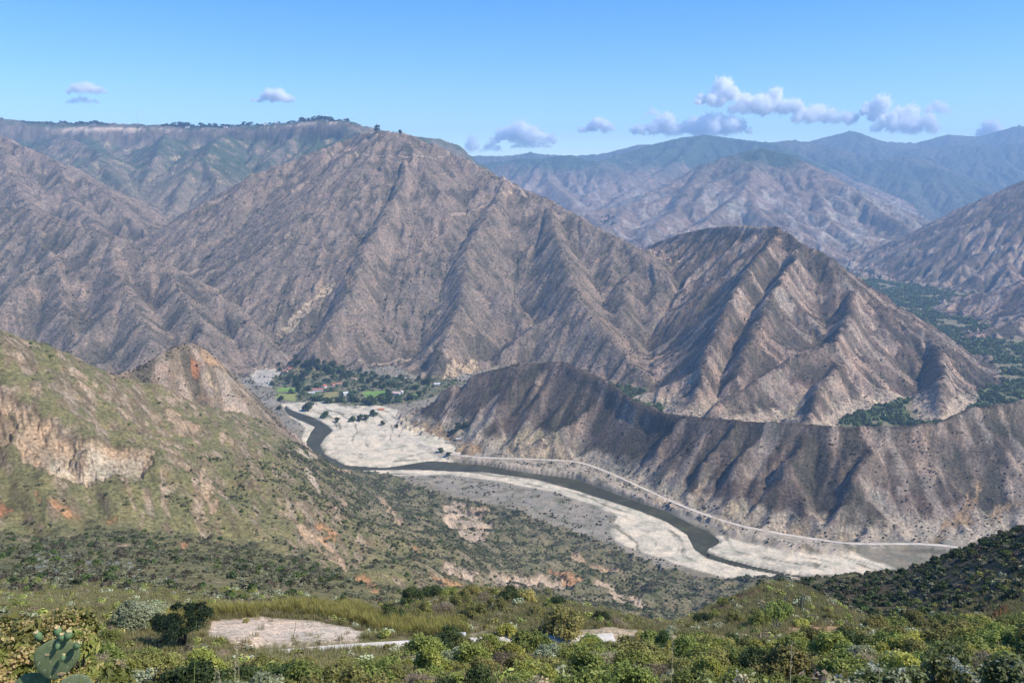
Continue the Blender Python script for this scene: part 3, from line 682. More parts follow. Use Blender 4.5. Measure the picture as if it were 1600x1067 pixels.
# mountain tracks: pale bare earth along crests
for pl, w in (([(762,263),(775,272),(795,280),(806,290),(822,305)], 7), ([(520,240),(560,243),(640,245),(700,240),(740,252)], 5), ([(545,232),(580,212),(620,206)], 12), ([(1110,352),(1160,354),(1195,352)], 12), ([(700,332),(760,318),(800,300)], 5), ([(560,560),(640,560),(700,556)], 4), ([(430,545),(450,560)], 4)):
    m = line_mask(np.array([pick(px, py + 2) for px, py in pl]), w); COL = mixc(COL, c3(.42,.33,.25), m * .75)
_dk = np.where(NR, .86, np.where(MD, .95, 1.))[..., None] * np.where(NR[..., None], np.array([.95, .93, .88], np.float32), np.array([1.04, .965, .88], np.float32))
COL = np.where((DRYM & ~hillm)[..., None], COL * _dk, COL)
COL = np.clip(COL, .01, .8)
log('colours')
# ------------------------------------------------------------------ node helpers and materials
def new_mat(name):
    m = bpy.data.materials.new(name); m.use_nodes = True; nt = m.node_tree; nt.nodes.clear()
    out = nt.nodes.new('ShaderNodeOutputMaterial'); b = nt.nodes.new('ShaderNodeBsdfPrincipled'); nt.links.new(b.outputs[0], out.inputs[0])
    b.inputs['Specular IOR Level'].default_value = .25; b.inputs['Roughness'].default_value = .9
    return m, nt, b
def N(nt, t, **kw):
    n = nt.nodes.new(t)
    for k, v in kw.items():
        if k.startswith('i_'): n.inputs[k[2:].replace('_', ' ')].default_value = v
        elif k.startswith('in'): n.inputs[int(k[2:])].default_value = v
        else: setattr(n, k, v)
    return n
def noise(nt, vec, scale, detail=4, rough=.6):
    n = N(nt, 'ShaderNodeTexNoise', i_Scale=scale, i_Detail=detail, i_Roughness=rough); nt.links.new(vec, n.inputs['Vector']); return n.outputs['Fac']
def ramp(nt, fac, stops):
    r = nt.nodes.new('ShaderNodeValToRGB'); nt.links.new(fac, r.inputs[0]); el = r.color_ramp.elements
    while len(el) < len(stops): el.new(.5)
    for e, (p, c) in zip(el, stops): e.position = p; e.color = (c, c, c, 1) if isinstance(c, (int, float)) else tuple(c) + (1,)
    return r.outputs[0]
def mul(nt, a, b):
    m = N(nt, 'ShaderNodeMix', data_type='RGBA', blend_type='MULTIPLY'); m.inputs[0].default_value = 1; nt.links.new(a, m.inputs[6]); nt.links.new(b, m.inputs[7]); return m.outputs[2]
def ground_material(name, fine, coarse, bump, bdist, k=1., lean=None):
    m, nt, b = new_mat(name)
    at = N(nt, 'ShaderNodeAttribute', attribute_name='Col'); geo = nt.nodes.new('ShaderNodeNewGeometry'); pos = geo.outputs['Position']
    f1 = noise(nt, pos, 1 / fine, 6, .72); f2 = noise(nt, pos, 1 / coarse, 5, .65)
    c = mul(nt, at.outputs['Color'], ramp(nt, f1, [(.36, 1 - .5 * k), (.47, 1 - .08 * k), (.53, 1 + .06 * k), (.64, 1 + .55 * k)]))
    c = mul(nt, c, ramp(nt, f2, [(.34, (.72, .78, .74)), (.5, (1, 1, 1)), (.66, (1.24, 1.18, 1.10))]))
    if lean is not None:      # thin rills that run down the face
        sp = nt.nodes.new('ShaderNodeSeparateXYZ'); nt.links.new(pos, sp.inputs[0]); ma = N(nt, 'ShaderNodeMath', operation='MULTIPLY_ADD'); nt.links.new(sp.outputs['Z'], ma.inputs[0]); ma.inputs[1].default_value = -lean; nt.links.new(sp.outputs['X'], ma.inputs[2])
        cb = nt.nodes.new('ShaderNodeCombineXYZ'); nt.links.new(ma.outputs[0], cb.inputs[0])
        for ax_, kk in (('Y', .10), ('Z', .10)):
            mm = N(nt, 'ShaderNodeMath', operation='MULTIPLY'); nt.links.new(sp.outputs[ax_], mm.inputs[0]); mm.inputs[1].default_value = kk; nt.links.new(mm.outputs[0], cb.inputs['YZ'.index(ax_) + 1])
        f3 = noise(nt, cb.outputs[0], 1 / 9., 6, .72); f4 = noise(nt, pos, 1 / 160., 3, .5)
        c2 = mul(nt, c, ramp(nt, f3, [(.33, (.58, .58, .58)), (.46, (.95, .95, .95)), (.56, (1.08, 1.06, 1.04)), (.66, (1.75, 1.66, 1.55))]))
        mxs = N(nt, 'ShaderNodeMix', data_type='RGBA'); nt.links.new(ramp(nt, f4, [(.35, .25), (.6, 1.)]), mxs.inputs[0]); nt.links.new(c, mxs.inputs[6]); nt.links.new(c2, mxs.inputs[7]); c = mxs.outputs[2]
    nt.links.new(c, b.inputs['Base Color'])
    bp = N(nt, 'ShaderNodeBump', i_Strength=bump, i_Distance=bdist); nt.links.new(f1, bp.inputs['Height']); nt.links.new(bp.outputs[0], b.inputs['Normal'])
    b.inputs['Roughness'].default_value = 1.0; b.inputs['Specular IOR Level'].default_value = .1
    return m
M_NEAR = ground_material('dry_grass_soil', .5, 4, .6, .25)
M_HILL = ground_material('hillside_soil', 3.2, 20, .7, 1.2, 1.1)
M_MOUNT = ground_material('dry_mountain_soil', 8, 70, .8, 4., 1.15)
M_RIDGE = ground_material('river_ridge_soil', 5, 60, .8, 2.5, 1.1, .55); M_RIBS = ground_material('ribbed_mountain_soil', 7, 70, .8, 3.5, 1.1, .45)
M_FARM = ground_material('far_mountain_soil', 70, 500, .6, 30.)
M_GRAV = ground_material('river_gravel', 5, 25, .4, .5, .4)

def link(o): S.collection.objects.link(o); return o
def tag(o, label=None, cat=None, group=None, kind=None):
    if label: o['label'] = label
    if cat: o['category'] = cat
    if group: o['group'] = group
    if kind: o['kind'] = kind
    return o
S = bpy.context.scene
def mesh_np(name, co, quads, smooth=True, tris=None):
    me = bpy.data.meshes.new(name); me.vertices.add(len(co)); me.vertices.foreach_set('co', np.ascontiguousarray(co, np.float32).ravel())
    k = quads.shape[1]; me.loops.add(quads.size); me.loops.foreach_set('vertex_index', np.ascontiguousarray(quads, np.int32).ravel())
    me.polygons.add(len(quads)); me.polygons.foreach_set('loop_start', np.arange(0, quads.size, k, dtype=np.int32))
    me.update(calc_edges=True)
    if smooth: me.polygons.foreach_set('use_smooth', np.ones(len(quads), bool))
    return me
def terrain_piece(name, facemask, mat, label, cat=None):
    r, c = np.nonzero(facemask)
    nx = X.shape[1]; base = r * nx + c
    q = np.stack([base, base + 1, base + nx + 1, base + nx], -1)
    u, inv = np.unique(q, return_inverse=True); q = inv.reshape(q.shape)
    co = np.stack([X.ravel()[u], Y.ravel()[u], H.ravel()[u]], -1)
    me = mesh_np(name, co, q)
    ca = me.color_attributes.new('Col', 'FLOAT_COLOR', 'POINT'); cc = np.ones((len(u), 4), np.float32); cc[:, :3] = COL.reshape(-1, 3)[u]; ca.data.foreach_set('color', cc.ravel())
    me.normals_split_custom_set_from_vertices(NRM.reshape(-1, 3)[u])
    me.materials.append(mat)
    o = link(bpy.data.objects.new(name, me)); tag(o, label, None, None, 'structure'); return o
NRM = grid_normals()
FF = FAM[:-1, :-1].copy(); FY = Y[:-1, :-1]; FX = X[:-1, :-1]
lower_west = (FF == WEST) & (FY < 3600)
PIECES = [
 ('ground', (FF == HILL) & (FY < 260), M_NEAR, 'dry grassy slope and terrace just below the viewpoint'),
 ('hillside', (FF == HILL) & (FY >= 260), M_HILL, 'green grassy hillside with orange landslide scars falling to the river'),
 ('hill', FF == KNOB, M_HILL, 'small pointed hill with an orange bare flank above the river'),
 ('valley_floor', FF == FLOORF, M_GRAV, 'flat valley floor with pale gravel bars along the river'),
 ('ridge', FF == NEAR_RIDGE, M_RIDGE, 'dark brown ridge rising straight from the river road'),
 ('mountain', FF == MAIN, M_MOUNT, 'big gully-scored grey brown mountain in the middle of the canyon'),
 ('mountain', FF == MID, M_RIBS, 'dark ribbed mountain behind the river ridge'),
 ('mountain', FF == WEST, M_MOUNT, 'dry brown mountain slopes behind the green hillside'),
 ('mesa', FF == MESA, M_MOUNT, 'flat-topped mesa with a cream cliff band and bushy apron'),
 ('mountain', FF == EAST, M_MOUNT, 'purple brown mountain with pale rock streaks beyond the wooded valley'),
 ('mountain', FF == DIST, M_FARM, 'hazy distant mountains, wooded above and bare brown below'),
 ('mountain', FF == FAR, M_FARM, 'farthest blue mountain chain on the horizon'),
]
for nm, fm, mt, lb in PIECES: terrain_piece(nm, fm, mt, lb)
log('terrain pieces')
# ------------------------------------------------------------------ foliage building
class MB:
    """collects vertices, faces and vertex colours of one mesh"""
    def __init__(s): s.v = []; s.f = []; s.c = []
    def add(s, vs, fs, col=(1, 1, 1)):
        o = len(s.v); s.v += [tuple(v) for v in vs]; s.f += [tuple(i + o for i in f) for f in fs]
        s.c += [col] * len(vs) if not isinstance(col, list) else col
    def tube(s, pts, rads, n=6, col=(1, 1, 1), cap=True):
        pts = [Vector(p) for p in pts]; rings = []
        for i, p in enumerate(pts):
            d = (pts[min(i + 1, len(pts) - 1)] - pts[max(i - 1, 0)]).normalized(); u = d.orthogonal().normalized(); w = d.cross(u)
            rings.append([p + (u * math.cos(6.2832 * k / n) + w * math.sin(6.2832 * k / n)) * rads[i] for k in range(n)])
        vs = [v for r in rings for v in r]; fs = []
        for i in range(len(pts) - 1):
            for k in range(n): fs.append((i * n + k, i * n + (k + 1) % n, (i + 1) * n + (k + 1) % n, (i + 1) * n + k))
        if cap: fs.append(tuple(range(n))[::-1]); fs.append(tuple((len(pts) - 1) * n + k for k in range(n)))
        s.add(vs, fs, col)
    def box(s, x0, x1, y0, y1, z0, z1, col=(1, 1, 1)):
        s.add([(x0, y0, z0), (x1, y0, z0), (x1, y1, z0), (x0, y1, z0), (x0, y0, z1), (x1, y0, z1), (x1, y1, z1), (x0, y1, z1)], [(3, 2, 1, 0), (4, 5, 6, 7), (0, 1, 5, 4), (1, 2, 6, 5), (2, 3, 7, 6), (3, 0, 4, 7)], col)
    def blob(s, c, r, sub=2, wob=.2, seed=0, col=(1, 1, 1)):
        bm = bmesh.new(); bmesh.ops.create_icosphere(bm, subdivisions=sub, radius=1); rr = random.Random(seed)
        ph = [rr.uniform(0, 6) for _ in range(6)]
        vs = []
        for v in bm.verts:
            k = 1 + wob * (math.sin(v.co.x * 3 + ph[0]) * math.sin(v.co.y * 3.4 + ph[1]) + .6 * math.sin(v.co.z * 5 + ph[2] + v.co.x * 4) + .4 * math.sin(7 * v.co.y + ph[3]))
            vs.append((c[0] + v.co.x * r[0] * k, c[1] + v.co.y * r[1] * k, c[2] + v.co.z * r[2] * k))
        s.add(vs, [tuple(v.index for v in f.verts) for f in bm.faces], col); bm.free()
    def mesh(s, name, mat, smooth=False):
        me = bpy.data.meshes.new(name); me.from_pydata(s.v, [], s.f); me.update()
        ca = me.color_attributes.new('Col', 'FLOAT_COLOR', 'POINT'); ca.data.foreach_set('color', np.array([tuple(c[:3]) + (1,) for c in s.c], np.float32).ravel())
        if smooth: me.polygons.foreach_set('use_smooth', np.ones(len(me.polygons), bool))
        me.materials.append(mat); return me
    def obj(s, name, mat, parent=None, smooth=False):
        o = link(bpy.data.objects.new(name, s.mesh(name, mat, smooth))); o.parent = parent; return o
import bmesh
def leaf_material(name, trans=.3, rough=.6, vary=.3):
    m, nt, b = new_mat(name); out = [n for n in nt.nodes if n.type == 'OUTPUT_MATERIAL'][0]
    at = N(nt, 'ShaderNodeAttribute', attribute_name='Col'); oi = nt.nodes.new('ShaderNodeObjectInfo')
    hs = nt.nodes.new('ShaderNodeHueSaturation')
    mr = N(nt, 'ShaderNodeMapRange', in3=.5 - .05 * vary, in4=.5 + .045 * vary); nt.links.new(oi.outputs['Random'], mr.inputs[0]); nt.links.new(mr.outputs[0], hs.inputs['Hue'])
    wn_ = N(nt, 'ShaderNodeTexWhiteNoise', noise_dimensions='1D'); nt.links.new(oi.outputs['Random'], wn_.inputs['W'])
    mv = N(nt, 'ShaderNodeMapRange', in3=1 - vary, in4=1 + vary); nt.links.new(wn_.outputs[0], mv.inputs[0]); nt.links.new(mv.outputs[0], hs.inputs['Value'])
    nt.links.new(at.outputs['Color'], hs.inputs['Color']); nt.links.new(hs.outputs[0], b.inputs['Base Color']); b.inputs['Roughness'].default_value = rough
    tr = nt.nodes.new('ShaderNodeBsdfTranslucent'); nt.links.new(hs.outputs[0], tr.inputs[0]); mx = nt.nodes.new('ShaderNodeMixShader'); mx.inputs[0].default_value = trans
    nt.links.new(b.outputs[0], mx.inputs[1]); nt.links.new(tr.outputs[0], mx.inputs[2]); nt.links.new(mx.outputs[0], out.inputs[0]); return m
def col_material(name, rough=.8, spec=.25, bump=0, bscale=20.):
    m, nt, b = new_mat(name); at = N(nt, 'ShaderNodeAttribute', attribute_name='Col'); tc = nt.nodes.new('ShaderNodeTexCoord')
    f = noise(nt, tc.outputs['Object'], bscale, 5, .65); nt.links.new(mul(nt, at.outputs['Color'], ramp(nt, f, [(.3, .72), (.5, 1.), (.7, 1.22)])), b.inputs['Base Color'])
    b.inputs['Roughness'].default_value = rough; b.inputs['Specular IOR Level'].default_value = spec
    if bump:
        bp = N(nt, 'ShaderNodeBump', i_Strength=.6, i_Distance=bump); nt.links.new(f, bp.inputs['Height']); nt.links.new(bp.outputs[0], b.inputs['Normal'])
    return m
M_LEAF = leaf_material('leaf_green'); M_SCRUB = leaf_material('scrub_leaf', .15, .8, .35); M_BARK = col_material('bark', .9, .1, .01, 15); M_GRASS = leaf_material('grass_blade', .35, .6, .25)

def crown_np(n, clumps, leaf, cols, seed, aspect=1.7, fill=.35, flat=.0, up=.25):
    """leaf quads on a set of clump spheres; cols = (dark, mid, light) leaf colours mixed at random per clump and per leaf"""
    r = np.random.RandomState(seed); cl = np.array(clumps, float)   # x, y, z, radius
    k = r.choice(len(cl), n, p=cl[:, 3] ** 2 / (cl[:, 3] ** 2).sum())
    d = r.normal(size=(n, 3)); d /= np.linalg.norm(d, axis=1, keepdims=True); d[:, 2] = np.where(d[:, 2] < -.35, -d[:, 2], d[:, 2])
    rad = cl[k, 3] * (1 - fill * r.rand(n) ** 1.5)
    lump = 1 + .25 * np.sin(d[:, 0] * 7 + k) * np.sin(d[:, 1] * 6 + 2 * k) + .12 * r.normal(size=n)
    p = cl[k, :3] + d * (rad * lump)[:, None] * np.array([1, 1, 1 - flat])
    nrm = d + r.normal(size=(n, 3)) * .65; nrm[:, 2] += up; nrm /= np.linalg.norm(nrm, axis=1, keepdims=True)
    t = np.cross(nrm, r.normal(size=(n, 3))); t /= np.linalg.norm(t, axis=1, keepdims=True); b = np.cross(nrm, t)
    s = leaf * (.6 + .8 * r.rand(n))[:, None]
    co = np.stack([p - t * s * aspect * .5, p - b * s * .5 + nrm * s * .12, p + t * s * aspect * .5, p + b * s * .5 + nrm * s * .12], 1).reshape(-1, 3)
    cc = np.array(cols, float); w = np.clip(r.rand(n) * .7 + r.rand(len(cl))[k] * .5 - .1, 0, .999) * (len(cc) - 1); i = w.astype(int); f = (w - i)[:, None]
    c = cc[i] * (1 - f) + cc[np.minimum(i + 1, len(cc) - 1)] * f
    return co, np.repeat(c, 4, 0)
def np_mesh(name, co, c, mat):
    q = np.arange(len(co)).reshape(-1, 4); me = mesh_np(name, co, q, False)
    ca = me.color_attributes.new('Col', 'FLOAT_COLOR', 'POINT'); c4 = np.ones((len(co), 4), np.float32); c4[:, :3] = c; ca.data.foreach_set('color', c4.ravel()); me.materials.append(mat); return me
def clumps_round(r, n, w, h, cr):
    """clump spheres through a low dome of half width w and height h"""
    out = []
    for _ in range(n):
        a = r.rand() * 6.283; q = math.sqrt(r.rand()) * w; z = h * (.30 + .55 * r.rand() * math.sqrt(max(0., 1 - (q / w) ** 2)))
        out.append((q * math.cos(a), q * math.sin(a), z, cr * (.7 + .6 * r.rand())))
    return out
def limbs(mb, clumps, rad, r, col, n=6, lean=.15):
    for (x, y, z, cr) in clumps[:n]:
        m = (x * .35 + r.normal() * lean * .4, y * .35 + r.normal() * lean * .4, z * .5)
        mb.tube([(x * .04, y * .04, -.15), m, (x, y, z)], [rad, rad * .7, rad * .25], 5, col)

# ------------------------------------------------------------------ scattering stuff with geometry nodes
AREA = np.gradient(COLS)[None, :] * YY * np.gradient(ROWS)[:, None]
def scatter(dens, seed, mask=None):
    r = np.random.RandomState(seed); lam = np.clip(dens, 0, None) * AREA * VIS * INVIEW
    if mask is not None: lam = lam * mask
    cnt = r.poisson(lam); i, j = np.nonzero(cnt); rep = cnt[i, j]; i = np.repeat(i, rep); j = np.repeat(j, rep)
    y = ROWS[i] + (r.rand(len(i)) - .5) * np.gradient(ROWS)[i]; a = COLS[j] + (r.rand(len(i)) - .5) * np.gradient(COLS)[j]
    x = a * y; return x, y, ground_z(x, y), i, j
INVIEW = (np.abs(AA) < .9)
def scatter_object(name, label, pts, scale, kind, protos, group=None, squash=None):
    """one object: points that carry instances of a few plant meshes"""
    x, y, z = pts; me = bpy.data.meshes.new(name); me.vertices.add(len(x)); me.vertices.foreach_set('co', np.stack([x, y, z], -1).astype(np.float32).ravel())
    a = me.attributes.new('scl', 'FLOAT', 'POINT'); a.data.foreach_set('value', scale.astype(np.float32))
    a = me.attributes.new('knd', 'INT', 'POINT'); a.data.foreach_set('value', kind.astype(np.int32))
    a = me.attributes.new('rot', 'FLOAT', 'POINT'); a.data.foreach_set('value', (R_.rand(len(x)) * 6.283).astype(np.float32))
    o = link(bpy.data.objects.new(name, me)); tag(o, label, None, group, 'stuff')
    ng = bpy.data.node_groups.new(name + '_nodes', 'GeometryNodeTree'); ng.interface.new_socket('Geometry', in_out='INPUT', socket_type='NodeSocketGeometry'); ng.interface.new_socket('Geometry', in_out='OUTPUT', socket_type='NodeSocketGeometry')
    gi = ng.nodes.new('NodeGroupInput'); go = ng.nodes.new('NodeGroupOutput'); join = ng.nodes.new('GeometryNodeJoinGeometry')
    def attr(nm, t):
        n = ng.nodes.new('GeometryNodeInputNamedAttribute'); n.data_type = t; n.inputs['Name'].default_value = nm; return n.outputs['Attribute']
    for k, pm in enumerate(protos):
        po = bpy.data.objects.new(name + '_plant', pm)
        oi = ng.nodes.new('GeometryNodeObjectInfo'); oi.inputs['Object'].default_value = po; oi.inputs['As Instance'].default_value = True
        ip = ng.nodes.new('GeometryNodeInstanceOnPoints'); eq = ng.nodes.new('FunctionNodeCompare'); eq.data_type = 'INT'; eq.operation = 'EQUAL'
        ng.links.new(attr('knd', 'INT'), eq.inputs[2]); eq.inputs[3].default_value = k
        cx = ng.nodes.new('ShaderNodeCombineXYZ'); ng.links.new(attr('rot', 'FLOAT'), cx.inputs[2])
        ng.links.new(gi.outputs[0], ip.inputs['Points']); ng.links.new(eq.outputs[0], ip.inputs['Selection']); ng.links.new(oi.outputs['Geometry'], ip.inputs['Instance'])
        ng.links.new(cx.outputs[0], ip.inputs['Rotation']); ng.links.new(attr('scl', 'FLOAT'), ip.inputs['Scale']); ng.links.new(ip.outputs[0], join.inputs[0])
    ng.links.new(join.outputs[0], go.inputs[0]); md = o.modifiers.new('scatter', 'NODES'); md.node_group = ng; return o

def small_bush(name, seed, n, cols, leaf, h=.75, w=.55):
    r = np.random.RandomState(seed); cl = clumps_round(r, 6, w * .7, h, .32); co, c = crown_np(n, cl, leaf, cols, seed); return np_mesh(name, co, c, M_SCRUB)
GREY_OLIVE = [(.09,.095,.05), (.14,.142,.076), (.20,.195,.112)]; DEEP = [(.026,.042,.014), (.05,.075,.024), (.09,.115,.04)]; BRIGHT = [(.05,.08,.018), (.09,.13,.03), (.14,.17,.05)]; DRYB = [(.08,.07,.045), (.12,.1,.06), (.16,.13,.085)]
scrub_meshes = [small_bush('scrub_plant', 1, 150, GREY_OLIVE, .2), small_bush('scrub_plant', 2, 150, GREY_OLIVE, .2, .6, .7), small_bush('scrub_plant', 3, 160, DEEP, .2, .9), small_bush('scrub_plant', 4, 150, BRIGHT, .2), small_bush('scrub_plant', 5, 110, DRYB, .18)]
far_meshes = [small_bush('far_plant', 11, 34, [(.058,.056,.035), (.095,.088,.058)], .42), small_bush('far_plant', 12, 34, [(.045,.048,.028), (.08,.076,.048)], .42, .6, .7), small_bush('far_plant', 13, 34, [(.03,.048,.018), (.06,.075,.03)], .42, .9)]
forest_meshes = [small_bush('forest_plant', 21, 70, [(.055,.085,.026), (.10,.14,.045), (.16,.20,.07)], .33, .9, .6), small_bush('forest_plant', 22, 70, [(.065,.10,.03), (.12,.165,.05), (.18,.225,.08)], .33, .8, .6), small_bush('forest_plant', 23, 70, GREY_OLIVE, .33, .8, .6)]

CLUMP = sstep(-.08, .30, fbm(X, Y, 26., 3, .6, 161) + .25 * n2)
# scrub over the hillside
hm_ = hillm & (Y > 150)
cover = sstep(-.05, .45, n2 * .8 + n3 * .5 + .25 * sstep(3.2, 4.6, LA) - .05) 
lowz = sstep(-260, -440, H + 60 * n2)
dn = (.016 + .06 * cover + .17 * lowz * (.45 + .55 * cover) + .05 * sstep(350, 180, Y) * cover) * (.25 + 1.9 * CLUMP) * (1 - .85 * SC) * (1 - .7 * sstep(.9, 1.3, SLOPE))
grassy = in_poly(AA.ravel(), np.log(YY).ravel(), np.array([(ray(px, py)[0], math.log(y)) for px, py, y in ((-300,440,1100),(0,480,1100),(330,600,1300),(480,700,1600),(430,690,1050),(250,660,700),(0,600,640),(-300,600,600))])).reshape(X.shape)
dn = dn + .07 * sstep(600, 430, Y) * (.2 + 1.3 * CLUMP) * (1 - SC); dn = np.where(grassy, dn * .14, dn); dn = np.where(DKH, .13, dn)
x, y, z, i, j = scatter(dn, 31, hm_ & ~nearm | (nearm & (Y > 190)))
kd = R_.choice(5, len(x), p=[.40, .29, .06, .11, .14]); kd = np.where((DKH[i, j]) & (R_.rand(len(x)) < .42), 2, kd)
sc = (.9 + 3.2 * R_.rand(len(x)) ** 3.2) * np.where(lowz[i, j] > .5, 1.0, .85); sc = np.where(DKH[i, j], sc * .95, sc)
scatter_object('scrub', 'grey green thorn scrub covering the hillside', (x, y, z), sc, kd, scrub_meshes); log('scrub', len(x))
# dots of scrub over the dry mountains
fmask = DRYM | MS & (Y < 7500) | (FAM == FLOORF) & (Y < 2900) & (X < 380) & (G1 + G2 + G3 + RV + GREENV < .1)
dn = (.007 + .02 * np.where(NR | MD, 1.5, 1) * sstep(-.1, .4, n2 + .6 * n3) + .022 * wet) * (.3 + 1.7 * sstep(-.08, .3, fbm(X, Y, 45., 3, .6, 162))) * fmask * (1 - .6 * steep) * np.clip(1.25 - Y / 9000, .3, 1)
dn = dn + .022 * np.clip(BK, 0, 1) * (RV < .1) * CLUMP; dn = dn * np.where(FAM == KNOB, 2.2, 1) * np.where(_rd < 9, 0, 1)
x, y, z, i, j = scatter(dn, 32); sc = (1.4 + 3.0 * R_.rand(len(x)) ** 3.5) * np.where(y < 2200, .8, 1) * (1 + .5 * (wet[i, j] > .4)); kd = np.where(wet[i, j] > .4, R_.choice(3, len(x), p=[.2, .3, .5]), R_.choice(3, len(x), p=[.5, .42, .08]))
scatter_object('bushes', 'dark thorn bushes dotting the dry mountain slopes', (x, y, z), sc, kd, far_meshes); log('bushes', len(x))
# woods on the valley floor beyond the ridge
wood_m = np.maximum((EASTF & (n2 + .4 * n3 < .04)) | (GAPF & (n2 < .22)), .35 * (GREENV > .3) * (1 - np.clip(sum(FIELD.values()), 0, 1)))
x, y, z, i, j = scatter(.010 * wood_m, 33); sc = (6 + 8 * R_.rand(len(x))) * np.where(GREENV[i, j] > .3, .55, 1); kd = R_.choice(3, len(x), p=[.25, .5, .25])
scatter_object('woods', 'dark green woods filling the side valley floor', (x, y, z - .5), sc, kd, forest_meshes); log('woods', len(x))
# ------------------------------------------------------------------ air, sky, water, roads
def build_box(name, x0, x1, y0, y1, z0, z1, mat):
    mb = MB(); mb.box(x0, x1, y0, y1, z0, z1); o = mb.obj(name, mat); return o
HAZE_K = 5.6e-5
hm = bpy.data.materials.new('pale_air'); hm.use_nodes = True; hn_ = hm.node_tree; hn_.nodes.clear()
ho = hn_.nodes.new('ShaderNodeOutputMaterial'); hv = hn_.nodes.new('ShaderNodeVolumePrincipled'); hv.inputs['Density'].default_value = HAZE_K; hv.inputs['Color'].default_value = (.42, .68, 1.0, 1); hv.inputs['Anisotropy'].default_value = .0
hn_.links.new(hv.outputs[0], ho.inputs['Volume'])
zmax = float(H.max()) + 60
hz = build_box('haze', -21000, 21000, -300, 20500, float(H.min()) - 2, max(zmax, 60), hm); tag(hz, 'thin blue haze filling the canyon air', None, None, 'stuff')

wm, wnt, wb = new_mat('river_water'); wb.inputs['Base Color'].default_value = (.058, .054, .028, 1); wb.inputs['Roughness'].default_value = .3; wb.inputs['Specular IOR Level'].default_value = .07
wg = wnt.nodes.new('ShaderNodeNewGeometry'); wf = noise(wnt, wg.outputs['Position'], .35, 4, .6); wp = N(wnt, 'ShaderNodeBump', i_Strength=.35, i_Distance=.5); wnt.links.new(wf, wp.inputs['Height']); wnt.links.new(wp.outputs[0], wb.inputs['Normal'])
wc = N(wnt, 'ShaderNodeRGB'); wc.outputs[0].default_value = (.058, .054, .028, 1); wnt.links.new(mul(wnt, wc.outputs[0], ramp(wnt, noise(wnt, wg.outputs['Position'], .03, 5, .7), [(.3, .7), (.5, 1.), (.62, 1.35), (.72, 2.1)])), wb.inputs['Base Color'])
def river_sheet():
    n = 120
    top = resample(poly_floor([p for p in RIVER_TOP], WATER_Z), n); bot = resample(poly_floor(RIVER_BOT[::-1], WATER_Z), n)
    c = (top + bot) / 2; d = (top - bot); L = np.linalg.norm(d, axis=1, keepdims=True); ext = 1 + 6 / np.maximum(L, 4)
    a = c + d * .5 * ext; b = c - d * .5 * ext; mb = MB()
    vs = [(p[0], p[1], WATER_Z) for p in a] + [(p[0], p[1], WATER_Z) for p in b]
    mb.add(vs, [(n + k, n + k + 1, k + 1, k) for k in range(n - 1)]); return mb
rv_o = river_sheet().obj('river', wm); tag(rv_o, 'dark brown river winding between pale gravel bars', None, None, 'structure')
wx = on_plane(1075, 592, WATER_Z)
def ribbon(pts, w, zfun, th=.25, col=(1, 1, 1)):
    mb = MB(); n = len(pts); d = np.gradient(pts, axis=0); d /= np.linalg.norm(d, axis=1, keepdims=True); nr = np.stack([-d[:, 1], d[:, 0]], -1)
    rows = []
    for k in range(n):
        z = zfun(k); l = pts[k] + nr[k] * w / 2; r = pts[k] - nr[k] * w / 2
        rows.append([(l[0], l[1], z), (r[0], r[1], z), (r[0], r[1], z - th), (l[0], l[1], z - th)])
    vs = [v for q in rows for v in q]; fs = []
    for k in range(n - 1):
        a, b = 4 * k, 4 * k + 4
        for e in range(4): fs.append((a + e, a + (e + 1) % 4, b + (e + 1) % 4, b + e))
    fs += [(0, 3, 2, 1)[::-1], tuple(4 * (n - 1) + e for e in (0, 1, 2, 3))]
    mb.add(vs, fs, col); return mb
M_DIRT = col_material('road_dirt', 1, .1, .05, .08); M_CONC = col_material('pale_concrete', .9, .2, .01, .6)
rdz = ROAD_Z - 7 * (1 - sstep(road[0, 0], road[0, 0] + 170, road[:, 0]))
o = ribbon(road, 7.5, lambda k: float(rdz[k]) + .05, .8, (.56, .48, .38)).obj('dirt_road', M_DIRT); tag(o, 'pale dirt road running along the foot of the ridge beside the river', None, None, 'structure')
o = ribbon(lane, 2.7, lambda k: LANE_Z + .06, .4, (.60, .55, .46)).obj('road', M_CONC); tag(o, 'pale concrete lane crossing the terrace below the viewpoint', None, None, 'structure')
# ------------------------------------------------------------------ shrubs and trees of the near slope, one object each
def thing(name, loc, label, cat, group=None, rz=0, sc=1.):
    o = link(bpy.data.objects.new(name, None)); o.location = loc; o.rotation_euler = (0, 0, rz); o.scale = (sc,) * 3 if np.isscalar(sc) else sc
    o.empty_display_size = .2; tag(o, label, cat, group); return o
OLIVE = [(0.136, 0.137, 0.038), (0.246, 0.238, 0.065), (0.406, 0.353, 0.115)]; GREEN = [(0.11, 0.142, 0.031), (0.209, 0.252, 0.054), (0.368, 0.383, 0.096)]; LIME = [(0.197, 0.211, 0.038), (0.344, 0.353, 0.067), (0.541, 0.504, 0.134)]
PALE = [(0.192, 0.221, 0.115), (0.355, 0.384, 0.221), (0.557, 0.576, 0.365)]; DARK = [(0.031, 0.05, 0.016), (0.065, 0.096, 0.026), (0.125, 0.163, 0.05)]; STRAW = [(0.211, 0.173, 0.106), (0.346, 0.278, 0.173), (0.48, 0.394, 0.25)]; YELL = [(0.23, 0.23, 0.058), (0.384, 0.346, 0.096), (0.557, 0.48, 0.173)]
PROTO = {}
